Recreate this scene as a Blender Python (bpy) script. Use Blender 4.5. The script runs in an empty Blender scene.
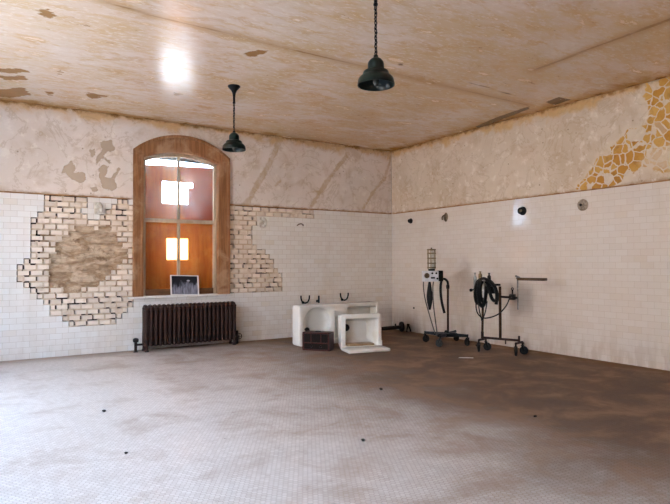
import bpy, bmesh, math, random
import numpy as np
from mathutils import Vector, Matrix
random.seed(7)
PI = math.pi
sc = bpy.context.scene
COL = sc.collection

# ------------------------------------------------------------------ data (metres; back wall x,z - right wall y,z - ceiling x,y)
BRICK_LEFT = [(-5.802, 2.165), (-5.801, 1.89), (-5.95, 1.844), (-5.947, 1.339), (-6.015, 1.3), (-6.014, 1.223), (-6.115, 1.198), (-6.114, 1.02), (-6.035, 0.941), (-5.955, 0.862), (-5.874, 0.782), (-5.793, 0.688), (-5.71, 0.606), (-5.638, 0.51), (-5.554, 0.479), (-5.481, 0.395), (-4.885, 0.4), (-4.819, 0.521), (-4.684, 0.599), (-4.63, 0.724), (-4.603, 0.85), (-4.607, 2.087)]
TILE_ISLAND = [(-5.23, 2.121), (-4.892, 2.127), (-4.931, 2.013), (-5.01, 1.926), (-5.1, 1.839), (-5.241, 1.833), (-5.241, 1.929), (-5.329, 1.925), (-5.33, 1.993), (-5.242, 1.997)]
CORE = [(-5.415, 1.732), (-5.253, 1.778), (-5.125, 1.687), (-5.048, 1.744), (-4.97, 1.761), (-4.89, 1.624), (-4.823, 1.514), (-4.755, 1.444), (-4.755, 1.318), (-4.875, 1.22), (-4.927, 1.095), (-5.045, 1.0), (-5.198, 0.894), (-5.349, 0.871), (-5.617, 0.878), (-5.701, 0.973), (-5.737, 1.144), (-5.726, 1.301), (-5.632, 1.447), (-5.525, 1.608)]
BRICK_RIGHT = [(-3.332, 2.173), (-1.954, 2.167), (-1.641, 2.149), (-1.642, 1.995), (-2.742, 1.998), (-2.794, 1.756), (-2.777, 1.469), (-2.601, 1.455), (-2.494, 1.31), (-2.404, 1.163), (-2.313, 1.048), (-2.313, 0.794), (-3.331, 0.761)]
PEEL_BACK = [[(-5.59, 2.417), (-5.555, 2.519), (-5.464, 2.608), (-5.409, 2.533), (-5.427, 2.451), (-5.297, 2.461), (-5.278, 2.362), (-5.371, 2.314), (-5.463, 2.367), (-5.529, 2.442)], [(-5.129, 2.907), (-4.954, 2.948), (-4.902, 2.808), (-5.012, 2.775), (-5.051, 2.709), (-4.941, 2.637), (-4.964, 2.61), (-5.089, 2.685), (-5.146, 2.585), (-5.158, 2.658), (-5.07, 2.811)], [(-5.127, 2.537), (-5.05, 2.606), (-4.992, 2.57), (-5.03, 2.422), (-4.963, 2.407), (-4.854, 2.583), (-4.833, 2.543), (-4.912, 2.411), (-4.872, 2.289), (-4.97, 2.228), (-5.068, 2.275), (-5.107, 2.395)], [(-5.242, 2.772), (-5.174, 2.8), (-5.158, 2.719), (-5.223, 2.684)], [(-5.221, 2.264), (-5.145, 2.29), (-5.125, 2.218), (-5.194, 2.213)]]
BAND_BACK = [([(-2.327, 3.25), (-2.499, 2.872), (-2.692, 2.554), (-2.857, 2.272), (-2.944, 2.149)], 0.045), ([(-0.973, 3.167), (-1.224, 2.874), (-1.537, 2.469), (-1.739, 2.197)], 0.035), ([(0.0, 3.204), (-0.145, 2.813), (-0.457, 2.48), (-0.648, 2.193)], 0.03), ([(-2.408, 2.493), (-2.315, 2.583)], 0.02), ([(-1.791, 2.417), (-1.537, 2.469)], 0.012)]
OCHRE_RIGHT = [(-4.779, 3.352), (-5.223, 3.316), (-5.206, 2.2), (-4.942, 2.259), (-4.832, 2.309), (-4.66, 2.382), (-4.477, 2.229), (-4.312, 2.189), (-3.95, 2.143), (-3.851, 2.167), (-3.994, 2.317), (-4.119, 2.489), (-4.24, 2.594), (-4.383, 2.643), (-4.521, 2.762), (-4.759, 2.785), (-4.808, 2.949), (-4.742, 3.163)]
PALE_RIGHT = [(-4.66, 2.382), (-4.778, 2.514), (-5.212, 2.55), (-5.206, 2.167), (-4.831, 2.275)]
PEEL_CEIL = [[(-6.165, -3.075), (-6.077, -3.153), (-5.998, -3.048), (-6.034, -2.956), (-6.114, -2.997)], [(-4.329, -3.112), (-4.237, -3.263), (-4.142, -3.292), (-4.182, -3.076), (-4.267, -3.022)], [(-6.382, -1.291), (-6.14, -1.444), (-6.076, -1.354), (-6.247, -1.189), (-6.378, -1.164)], [(-6.373, -1.012), (-6.102, -1.183), (-6.062, -1.046), (-6.282, -0.908)], [(-6.354, -0.427), (-6.09, -0.729), (-5.983, -0.423), (-6.193, -0.142), (-6.344, -0.147)], [(-5.876, -0.681), (-5.749, -0.714), (-5.77, -0.508)], [(-5.452, -0.9), (-5.163, -0.888), (-5.329, -0.633)], [(-5.801, -1.602), (-5.751, -1.52), (-5.798, -1.413)], [(-4.551, -1.466), (-4.413, -1.457), (-4.471, -1.323)]]
DARK_CEIL = [[(-0.328, -3.612), (-0.367, -3.848), (-0.141, -3.862), (-0.075, -3.579)], [(-0.092, -2.174), (-0.269, -2.762), (-0.339, -3.386), (-0.228, -3.282), (-0.135, -2.846), (0.048, -2.186)], [(-2.866, -3.72), (-2.784, -3.719), (-2.754, -3.667), (-2.819, -3.662)]]
SEAM_CEIL = [([(-5.749, -3.548), (-5.343, -3.485), (-3.401, -3.434), (-0.401, -3.403)], 0.02), ([(-1.461, -4.335), (-1.521, -5.127), (-1.552, -5.952)], 0.03)]
CRACK_CEIL = [([(-1.908, -3.659), (-1.389, -3.638), (-0.874, -3.581)], 0.008)]
# light settings
LEFT_WINDOWS = [(-7.0, -5.4), (-3.6, -1.9)]
LWZ = (.75, 2.95)
EXT_H = 5.0
SKY = (0.46, 0.68, 1.0, 1.0)
SKY_S = 9.4
SUN_S = 19.0
AMBER = (.92, .54, .27)
EXPOSURE = 1.92
LN = (2.824, 2.794)
BT = (2.705, .039)


ZT = 2.134          # top of the tiled dado
ZC = 3.306          # ceiling
TH, TW = 0.0762, 0.1524
XL, YR = -8.0, -10.6  # left wall, rear wall

# ------------------------------------------------------------------ mesh builder
class MB:
    def __init__(self):
        self.bm = bmesh.new()
    def add(self, verts, faces):
        vs = [self.bm.verts.new(v) for v in verts]
        for f in faces:
            try:
                self.bm.faces.new([vs[i] for i in f])
            except ValueError:
                pass
        return vs
    def box(self, x0, x1, y0, y1, z0, z1, bev=0.0, seg=2, M=None):
        vs = self.add([(x0, y0, z0), (x1, y0, z0), (x1, y1, z0), (x0, y1, z0), (x0, y0, z1), (x1, y0, z1), (x1, y1, z1), (x0, y1, z1)],
                      [(0, 3, 2, 1), (4, 5, 6, 7), (0, 1, 5, 4), (1, 2, 6, 5), (2, 3, 7, 6), (3, 0, 4, 7)])
        if bev > 0:
            es = list({e for v in vs for e in v.link_edges})
            r = bmesh.ops.bevel(self.bm, geom=es, offset=bev, segments=seg, profile=0.5, affect='EDGES')
            vs = list({v for f in r['faces'] for v in f.verts} | {v for v in vs if v.is_valid})
        if M is not None:
            for v in vs:
                v.co = M @ v.co
        return self
    def tube(self, pts, r, seg=10, cap=True, sx=1.0):
        pts = [Vector(p) for p in pts]
        n = len(pts)
        rr = r if isinstance(r, (list, tuple)) else [r] * n
        t0 = (pts[1] - pts[0]).normalized()
        ref = Vector((0, 0, 1)) if abs(t0.z) < 0.9 else Vector((1, 0, 0))
        u = t0.cross(ref).normalized()
        rings = []
        for i in range(n):
            t = (pts[min(i + 1, n - 1)] - pts[max(i - 1, 0)]).normalized()
            u = (u - t * u.dot(t)).normalized()
            w = t.cross(u)
            rings.append([self.bm.verts.new(pts[i] + (u * math.cos(a) * sx + w * math.sin(a)) * rr[i]) for a in [2 * PI * k / seg for k in range(seg)]])
        for a, b in zip(rings, rings[1:]):
            for k in range(seg):
                self.bm.faces.new((a[k], a[(k + 1) % seg], b[(k + 1) % seg], b[k]))
        if cap:
            self.bm.faces.new(rings[0][::-1]); self.bm.faces.new(rings[-1])
        return self
    def lathe(self, prof, seg=24, M=None, cap=True):
        M = M or Matrix()
        rings = []
        for r, z in prof:
            rings.append([self.bm.verts.new(M @ Vector((max(r, 1e-4) * math.cos(2 * PI * k / seg), max(r, 1e-4) * math.sin(2 * PI * k / seg), z))) for k in range(seg)])
        for a, b in zip(rings, rings[1:]):
            for k in range(seg):
                self.bm.faces.new((a[k], a[(k + 1) % seg], b[(k + 1) % seg], b[k]))
        if cap:
            self.bm.faces.new(rings[0][::-1]); self.bm.faces.new(rings[-1])
        return self
    def torus(self, c, R, r, M=None, seg=14, rs=6, stretch=1.0, arc=2 * PI):
        M = M or Matrix()
        full = arc > 2 * PI - 1e-3
        n = seg if full else seg + 1
        rings = []
        for i in range(n):
            a = arc * i / seg
            ring = []
            for j in range(rs):
                b = 2 * PI * j / rs
                rad = R + r * math.cos(b)
                p = Vector((rad * math.cos(a), rad * math.sin(a) * stretch, r * math.sin(b)))
                ring.append(self.bm.verts.new(Vector(c) + M @ p))
            rings.append(ring)
        for i in range(seg):
            a, b = rings[i], rings[(i + 1) % n]
            for j in range(rs):
                self.bm.faces.new((a[j], a[(j + 1) % rs], b[(j + 1) % rs], b[j]))
        if not full:
            self.bm.faces.new(rings[0][::-1]); self.bm.faces.new(rings[-1])
        return self
    def strip(self, xs, lo, hi, y0, y1):
        # solid between two curves z=lo(x) and z=hi(x), from y0 to y1
        c = []
        for x in xs:
            c.append([self.bm.verts.new(p) for p in ((x, y0, lo(x)), (x, y0, hi(x)), (x, y1, hi(x)), (x, y1, lo(x)))])
        for a, b in zip(c, c[1:]):
            for k in range(4):
                self.bm.faces.new((a[k], b[k], b[(k + 1) % 4], a[(k + 1) % 4]))
        self.bm.faces.new(c[0]); self.bm.faces.new(c[-1][::-1])
        return self
    def prism(self, poly, y0, y1):
        # polygon in x,z extruded along y
        a = [self.bm.verts.new((x, y0, z)) for x, z in poly]
        b = [self.bm.verts.new((x, y1, z)) for x, z in poly]
        n = len(poly)
        self.bm.faces.new(a); self.bm.faces.new(b[::-1])
        for k in range(n):
            self.bm.faces.new((a[k], b[k], b[(k + 1) % n], a[(k + 1) % n]))
        return self
    def build(self, name, mat, parent=None, loc=(0, 0, 0), angle=32, recalc=True):
        bm = self.bm
        if recalc:
            bmesh.ops.recalc_face_normals(bm, faces=bm.faces)
        lim = math.radians(angle)
        for f in bm.faces:
            f.smooth = True
        for e in bm.edges:
            e.smooth = not (len(e.link_faces) == 2 and e.calc_face_angle(0) > lim)
        me = bpy.data.meshes.new(name)
        bm.to_mesh(me); bm.free()
        me.materials.append(mat)
        o = bpy.data.objects.new(name, me)
        COL.objects.link(o)
        o.location = loc
        if parent:
            o.parent = parent
        return o

def tag(o, label=None, cat=None, group=None, kind=None):
    if label: o['label'] = label
    if cat: o['category'] = cat
    if group: o['group'] = group
    if kind: o['kind'] = kind
    return o
def thing(name, loc, label, cat, rz=0.0, group=None):
    o = bpy.data.objects.new(name, None)
    o.empty_display_size = 0.1
    COL.objects.link(o)
    o.location = loc; o.rotation_euler = (0, 0, rz)
    return tag(o, label, cat, group)
def struct(name):
    o = bpy.data.objects.new(name, None)
    COL.objects.link(o); o['kind'] = 'structure'
    return o
def dup(o, parent, loc, rz=0.0):
    c = o.copy(); COL.objects.link(c); c.parent = parent
    c.location = loc; c.rotation_euler = (0, 0, rz)
    for ch in o.children:
        d = ch.copy(); COL.objects.link(d); d.parent = c
    return c
def spline(pts, n=8):
    P = [Vector(p) for p in pts]
    P = [P[0] * 2 - P[1]] + P + [P[-1] * 2 - P[-2]]
    out = []
    for i in range(1, len(P) - 2):
        for k in range(n):
            t = k / n
            a, b, c, d = P[i - 1], P[i], P[i + 1], P[i + 2]
            out.append(0.5 * ((2 * b) + (c - a) * t + (2 * a - 5 * b + 4 * c - d) * t * t + (3 * b - a - 3 * c + d) * t ** 3))
    out.append(P[-2])
    return out

# ------------------------------------------------------------------ node helper
def srgb(r, g, b):
    f = lambda c: (c / 255 / 12.92) if c / 255 <= 0.04045 else ((c / 255 + 0.055) / 1.055) ** 2.4
    return (f(r), f(g), f(b), 1.0)
class NT:
    def __init__(self, name):
        self.mat = bpy.data.materials.new(name)
        self.mat.use_nodes = True
        self.t = self.mat.node_tree
        self.t.nodes.clear()
        self.out = self.t.nodes.new('ShaderNodeOutputMaterial')
    def n(self, typ, **kw):
        o = self.t.nodes.new(typ)
        for k, v in kw.items():
            setattr(o, k, v)
        return o
    def put(self, sock, v):
        if isinstance(v, bpy.types.NodeSocket):
            self.t.links.new(v, sock)
        elif v is not None:
            sock.default_value = v
    def m(self, op, a, b=None, c=None, clamp=False):
        o = self.n('ShaderNodeMath', operation=op, use_clamp=clamp)
        self.put(o.inputs[0], a); self.put(o.inputs[1], b); self.put(o.inputs[2], c)
        return o.outputs[0]
    def vm(self, op, a, b=None):
        o = self.n('ShaderNodeVectorMath', operation=op)
        self.put(o.inputs[0], a)
        if op == 'SCALE': self.put(o.inputs[3], b)
        else: self.put(o.inputs[1], b)
        return o.outputs[1] if op in ('DOT_PRODUCT', 'LENGTH') else o.outputs[0]
    def pos(self):
        return self.n('ShaderNodeNewGeometry').outputs['Position']
    def obj(self):
        return self.n('ShaderNodeTexCoord').outputs['Object']
    def xyz(self, v):
        o = self.n('ShaderNodeSeparateXYZ'); self.put(o.inputs[0], v)
        return o.outputs
    def cxyz(self, x=0.0, y=0.0, z=0.0):
        o = self.n('ShaderNodeCombineXYZ')
        for i, v in enumerate((x, y, z)): self.put(o.inputs[i], v)
        return o.outputs[0]
    def noise(self, vec, scale, detail=4.0, rough=0.55, dist=0.0, col=False):
        o = self.n('ShaderNodeTexNoise', noise_dimensions='3D')
        self.put(o.inputs['Vector'], vec); self.put(o.inputs['Scale'], scale)
        self.put(o.inputs['Detail'], detail); self.put(o.inputs['Roughness'], rough); self.put(o.inputs['Distortion'], dist)
        return o.outputs['Color' if col else 'Fac']
    def vor(self, vec, scale, feature='F1', out='Distance', rnd=1.0):
        o = self.n('ShaderNodeTexVoronoi', voronoi_dimensions='3D', feature=feature)
        self.put(o.inputs['Vector'], vec); self.put(o.inputs['Scale'], scale); self.put(o.inputs['Randomness'], rnd)
        return o.outputs[out]
    def white(self, vec, out='Value'):
        o = self.n('ShaderNodeTexWhiteNoise', noise_dimensions='3D'); self.put(o.inputs['Vector'], vec)
        return o.outputs[out]
    def ss(self, x, a, b, lo=0.0, hi=1.0):
        o = self.n('ShaderNodeMapRange', interpolation_type='SMOOTHSTEP')
        for k, v in zip(('Value', 'From Min', 'From Max', 'To Min', 'To Max'), (x, a, b, lo, hi)): self.put(o.inputs[k], v)
        return o.outputs[0]
    def mix(self, f, a, b, blend='MIX'):
        o = self.n('ShaderNodeMix', data_type='RGBA', blend_type=blend)
        self.put(o.inputs[0], f); self.put(o.inputs[6], a); self.put(o.inputs[7], b)
        return o.outputs[2]
    def attr(self, name):
        return self.n('ShaderNodeAttribute', attribute_name=name).outputs['Fac']
    def scale(self, v, s):
        return self.vm('MULTIPLY', v, s)
    def bump(self, h, strength=0.3, dist=0.01, normal=None):
        o = self.n('ShaderNodeBump')
        self.put(o.inputs['Strength'], strength); self.put(o.inputs['Distance'], dist); self.put(o.inputs['Height'], h)
        if normal is not None: self.put(o.inputs['Normal'], normal)
        return o.outputs[0]
    def bsdf(self, color, rough=0.5, metal=0.0, normal=None, spec=0.5, coat=0.0, trans=0.0):
        o = self.n('ShaderNodeBsdfPrincipled')
        self.put(o.inputs['Base Color'], color); self.put(o.inputs['Roughness'], rough); self.put(o.inputs['Metallic'], metal)
        self.put(o.inputs['Specular IOR Level'], spec); self.put(o.inputs['Coat Weight'], coat)
        self.put(o.inputs['Transmission Weight'], trans)
        if normal is not None: self.put(o.inputs['Normal'], normal)
        self.t.links.new(o.outputs[0], self.out.inputs['Surface'])
        return o
    def surf(self, sock):
        self.t.links.new(sock, self.out.inputs['Surface'])

def simple(name, c1, c2, rough=0.5, metal=0.0, scale=12.0, bump=0.15, spec=0.3, lo=0.35, hi=0.65):
    n = NT(name)
    v = n.obj()
    f = n.noise(v, scale, 6.0, 0.6)
    col = n.mix(n.ss(f, lo, hi), c1, c2)
    r = n.m('ADD', n.m('MULTIPLY', f, 0.2), rough - 0.1)
    n.bsdf(col, r, metal, n.bump(n.noise(v, scale * 4, 4.0), bump, 0.004), spec)
    return n.mat

def tile_mat(name, axis, LOWDIRT=0.0):
    n = NT(name)
    p = n.pos(); X = n.xyz(p)
    u, z = X[axis], X[2]
    row = n.m('FLOOR', n.m('DIVIDE', z, TH))
    fv = n.m('FRACT', n.m('DIVIDE', z, TH))
    uu = n.m('ADD', n.m('DIVIDE', u, TW), n.m('MULTIPLY', n.m('FLOORED_MODULO', row, 2.0), 0.5))
    colid = n.m('FLOOR', uu); fu = n.m('FRACT', uu)
    du = n.m('MULTIPLY', n.m('MINIMUM', fu, n.m('SUBTRACT', 1.0, fu)), TW)
    dv = n.m('MULTIPLY', n.m('MINIMUM', fv, n.m('SUBTRACT', 1.0, fv)), TH)
    d = n.m('MINIMUM', du, dv)
    grout = n.ss(d, 0.0004, 0.0024, 1.0, 0.0)
    rnd = n.white(n.cxyz(colid, row, 3.0), 'Color')
    rv = n.xyz(rnd)
    base = n.mix(rv[0], srgb(232, 227, 221), srgb(227, 219, 211))
    base = n.mix(n.m('MULTIPLY', n.ss(rv[1], 0.93, 0.98), 0.35), base, srgb(218, 202, 178))
    blot = n.ss(n.noise(n.scale(p, (1.2, 1.2, 0.5)), 1.6, 6.0, 0.62), 0.5, 0.75)
    base = n.mix(n.m('MULTIPLY', blot, 0.35), base, srgb(196, 178, 154))
    low = n.m('MULTIPLY', n.ss(z, 0.5, 0.0), n.ss(n.noise(n.scale(p, (3, 3, 0.8)), 2.5, 5.0), 0.42, 0.6))
    base = n.mix(n.m('MULTIPLY', low, LOWDIRT), base, srgb(160, 132, 100))
    base = n.mix(grout, base, srgb(182, 165, 148))
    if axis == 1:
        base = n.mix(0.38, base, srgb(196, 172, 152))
    tilt = n.vm('SCALE', n.vm('SUBTRACT', rnd, (0.5, 0.5, 0.5)), 0.014)
    wob = n.vm('SCALE', n.vm('SUBTRACT', n.noise(p, 9.0, 2.0, 0.5, 0.0, True), (0.5, 0.5, 0.5)), 0.02)
    g = n.n('ShaderNodeNewGeometry')
    nor = n.vm('NORMALIZE', n.vm('ADD', n.vm('ADD', g.outputs['Normal'], tilt), wob))
    nor = n.bump(n.ss(d, 0.0, 0.004), 0.35, 0.0015, nor)
    rough = n.m('ADD', n.m('MULTIPLY', grout, 0.5), n.m('ADD', 0.1, n.m('MULTIPLY', blot, 0.25)))
    n.bsdf(base, rough, 0.0, nor, 0.5)
    return n.mat

def plaster_mat(name, base1, base2, is_right=False):
    n = NT(name)
    p = n.pos(); X = n.xyz(p)
    big = n.noise(p, 0.9, 6.0, 0.6)
    fine = n.noise(p, 7.0, 8.0, 0.65)
    mid = n.noise(p, 3.0, 6.0, 0.6, 0.4)
    col = n.mix(n.ss(big, 0.35, 0.65), base1, base2)
    col = n.mix(n.m('MULTIPLY', n.ss(mid, 0.5, 0.7), 0.6), col, srgb(188, 162, 134))
    col = n.mix(n.m('MULTIPLY', n.ss(fine, 0.53, 0.66), 0.5), col, srgb(234, 224, 212))
    # ochre damp stains under the ceiling and a grimy line at the dado
    top = n.m('SUBTRACT', ZC, X[2])
    e1 = n.ss(n.m('ADD', top, n.m('MULTIPLY', n.m('SUBTRACT', mid, 0.5), 0.5)), 0.02, 0.16, 1.0, 0.0)
    col = n.mix(n.m('MULTIPLY', e1, 0.75), col, srgb(198, 150, 80))
    e2 = n.ss(n.m('ADD', top, n.m('MULTIPLY', n.m('SUBTRACT', fine, 0.5), 0.22)), 0.0, 0.05, 1.0, 0.0)
    col = n.mix(n.m('MULTIPLY', e2, n.ss(mid, 0.35, 0.55)), col, srgb(142, 98, 44))
    bot = n.m('SUBTRACT', X[2], ZT)
    e3 = n.ss(n.m('ADD', bot, n.m('MULTIPLY', n.m('SUBTRACT', fine, 0.5), 0.12)), 0.0, 0.05, 1.0, 0.0)
    col = n.mix(n.m('MULTIPLY', e3, 0.7), col, srgb(150, 112, 72))
    vein = n.ss(n.m('ABSOLUTE', n.m('SUBTRACT', n.noise(p, 2.3, 7.0, 0.62, 0.6), 0.5)), 0.004, 0.02, 1.0, 0.0)
    col = n.mix(n.m('MULTIPLY', vein, 0.35), col, srgb(172, 144, 112))
    spots = n.m('MULTIPLY', n.ss(n.m('ADD', n.vor(p, 7.5), n.m('MULTIPLY', fine, 0.1)), 0.10, 0.15, 1.0, 0.0), n.ss(n.noise(p, 1.5, 2.0), 0.42, 0.55))
    col = n.mix(n.m('MULTIPLY', spots, 0.7), col, srgb(120, 92, 62))
    if not is_right:
        sd = n.m('ADD', n.attr('peel'), n.m('MULTIPLY', n.m('SUBTRACT', n.noise(p, 14.0, 6.0, 0.65), 0.5), 0.09))
        pe = n.ss(sd, -0.006, 0.006, 1.0, 0.0)
        halo = n.ss(sd, 0.0, 0.03, 1.0, 0.0)
        col = n.mix(n.m('MULTIPLY', halo, 0.3), col, srgb(226, 216, 206))
        col = n.mix(pe, col, n.mix(mid, srgb(192, 172, 150), srgb(172, 150, 128)))
        bd = n.m('ADD', n.attr('band'), n.m('MULTIPLY', n.m('SUBTRACT', n.noise(p, 4.5, 8.0, 0.72), 0.5), 0.15))
        bm_ = n.ss(bd, -0.012, 0.014, 1.0, 0.0)
        col = n.mix(n.m('MULTIPLY', bm_, n.ss(fine, 0.3, 0.6, 0.25, 0.6)), col, srgb(180, 146, 98))
        h = n.m('SUBTRACT', n.m('MULTIPLY', fine, 0.5), n.m('MULTIPLY', pe, 0.6))
    else:
        sd = n.m('ADD', n.m('SUBTRACT', n.attr('ochre'), 0.03), n.m('MULTIPLY', n.m('SUBTRACT', n.noise(p, 9.0, 5.0, 0.6), 0.5), 0.12))
        reg = n.ss(sd, -0.01, 0.01, 1.0, 0.0)
        warp = n.vm('ADD', p, n.vm('SCALE', n.vm('SUBTRACT', n.noise(p, 7.0, 3.0, 0.5, 0.0, True), (0.5, 0.5, 0.5)), 0.08))
        edge = n.vor(warp, 9.5, 'DISTANCE_TO_EDGE')
        cid = n.xyz(n.vor(warp, 9.5, 'F1', 'Color'))
        th = n.m('ADD', 0.03, n.m('MULTIPLY', cid[1], 0.05))
        cell = n.ss(n.m('SUBTRACT', edge, th), -0.02, 0.03)
        keep = n.ss(cid[0], 0.08, 0.10)
        depth = n.m('SUBTRACT', 0.0, n.attr('ochre'))
        och = n.mix(n.ss(n.m('ADD', mid, n.m('MULTIPLY', cid[2], 0.4)), 0.45, 0.95), srgb(186, 128, 40), srgb(206, 160, 84))
        och = n.mix(n.m('MULTIPLY', n.ss(fine, 0.5, 0.66), 0.4), och, srgb(128, 84, 28))
        pale = n.ss(n.m('ADD', n.attr('pale'), n.m('MULTIPLY', n.m('SUBTRACT', mid, 0.5), 0.3)), -0.05, 0.05, 1.0, 0.0)
        keep = n.m('MULTIPLY', keep, n.m('SUBTRACT', 1.0, n.m('MULTIPLY', pale, 0.7)))
        mask = n.m('MULTIPLY', n.m('MULTIPLY', reg, cell), keep)
        col = n.mix(n.m('MULTIPLY', n.ss(sd, 0.0, 0.08, 1.0, 0.0), 0.35), col, srgb(222, 206, 182))
        col = n.mix(mask, col, och)
        h = n.m('SUBTRACT', n.m('MULTIPLY', fine, 0.5), n.m('MULTIPLY', mask, 0.7))
    n.bsdf(col, n.m('ADD', 0.5, n.m('MULTIPLY', mid, 0.3)), 0.0, n.bump(h, 0.5, 0.008), 0.35)
    return n.mat

def ceiling_mat():
    n = NT('ceiling_paint')
    p = n.pos(); X = n.xyz(p)
    ps = n.scale(p, (0.75, 1.3, 1.0))
    pl = n.scale(p, (1.0, 2.6, 1.0))
    big = n.noise(ps, 0.9, 7.0, 0.62, 0.5)
    brush = n.noise(pl, 3.0, 8.0, 0.66, 0.3)
    fine = n.noise(pl, 14.0, 6.0, 0.65)
    mid = n.noise(ps, 3.5, 7.0, 0.66, 0.6)
    col = n.mix(n.ss(big, 0.36, 0.62), srgb(226, 208, 194), srgb(216, 190, 160))
    col = n.mix(n.m('MULTIPLY', n.ss(brush, 0.42, 0.68), 0.7), col, srgb(206, 168, 118))
    col = n.mix(n.m('MULTIPLY', n.ss(mid, 0.5, 0.72), 0.6), col, srgb(194, 146, 84))
    col = n.mix(n.m('MULTIPLY', n.ss(fine, 0.52, 0.64), 0.6), col, srgb(236, 222, 208))
    warm = n.m('MULTIPLY', n.ss(X[0], -5.5, -0.5), n.ss(big, 0.25, 0.7))
    col = n.mix(n.m('MULTIPLY', warm, 0.5), col, srgb(204, 164, 112))
    # long board joints
    sd = n.m('ADD', n.attr('seam'), n.m('MULTIPLY', n.m('SUBTRACT', mid, 0.5), 0.06))
    col = n.mix(n.m('MULTIPLY', n.ss(sd, -0.02, 0.12, 1.0, 0.0), 0.55), col, srgb(182, 140, 84))
    col = n.mix(n.m('MULTIPLY', n.ss(sd, -0.015, 0.004, 1.0, 0.0), 0.6), col, srgb(136, 96, 52))
    # brown border where ceiling meets walls
    for ax, wd, k in ((0, 0.34, 0.85), (1, 0.22, 0.75)):
        ed = n.m('ADD', n.m('MULTIPLY', X[ax], -1.0), n.m('MULTIPLY', n.m('SUBTRACT', mid, 0.5), 0.9))
        col = n.mix(n.m('MULTIPLY', n.ss(ed, 0.0, wd, 1.0, 0.0), k), col, srgb(176, 124, 54))
        ed2 = n.m('ADD', n.m('MULTIPLY', X[ax], -1.0), n.m('MULTIPLY', n.m('SUBTRACT', n.noise(p, 6.0, 6.0, 0.7), 0.5), 0.5))
        col = n.mix(n.m('MULTIPLY', n.ss(ed2, -0.02, 0.04, 1.0, 0.0), 0.85), col, srgb(128, 82, 28))
    pe = n.m('ADD', n.attr('peel'), n.m('MULTIPLY', n.m('SUBTRACT', n.noise(pl, 9.0, 6.0, 0.7), 0.5), 0.16))
    pm = n.ss(pe, -0.01, 0.01, 1.0, 0.0)
    halo = n.ss(pe, 0.0, 0.05, 1.0, 0.0)
    col = n.mix(n.m('MULTIPLY', halo, 0.4), col, srgb(228, 214, 194))
    col = n.mix(pm, col, n.mix(mid, srgb(172, 130, 78), srgb(140, 96, 50)))
    dk = n.m('ADD', n.attr('dark'), n.m('MULTIPLY', n.m('SUBTRACT', mid, 0.5), 0.07))
    dm = n.ss(dk, -0.012, 0.012, 1.0, 0.0)
    col = n.mix(n.m('MULTIPLY', dm, 0.9), col, srgb(92, 60, 34))
    scat = n.m('MULTIPLY', n.ss(n.noise(pl, 5.0, 7.0, 0.7), 0.65, 0.67), n.ss(big, 0.46, 0.56))
    col = n.mix(n.m('MULTIPLY', scat, 0.7), col, srgb(140, 100, 56))
    h = n.m('SUBTRACT', n.m('ADD', n.m('MULTIPLY', brush, 0.6), n.m('MULTIPLY', fine, 0.3)), n.m('MULTIPLY', n.m('MAXIMUM', pm, dm), 0.8))
    n.bsdf(col, n.m('ADD', 0.12, n.m('MULTIPLY', brush, 0.24)), 0.0, n.bump(h, 0.22, 0.006), 0.5)
    return n.mat

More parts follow.
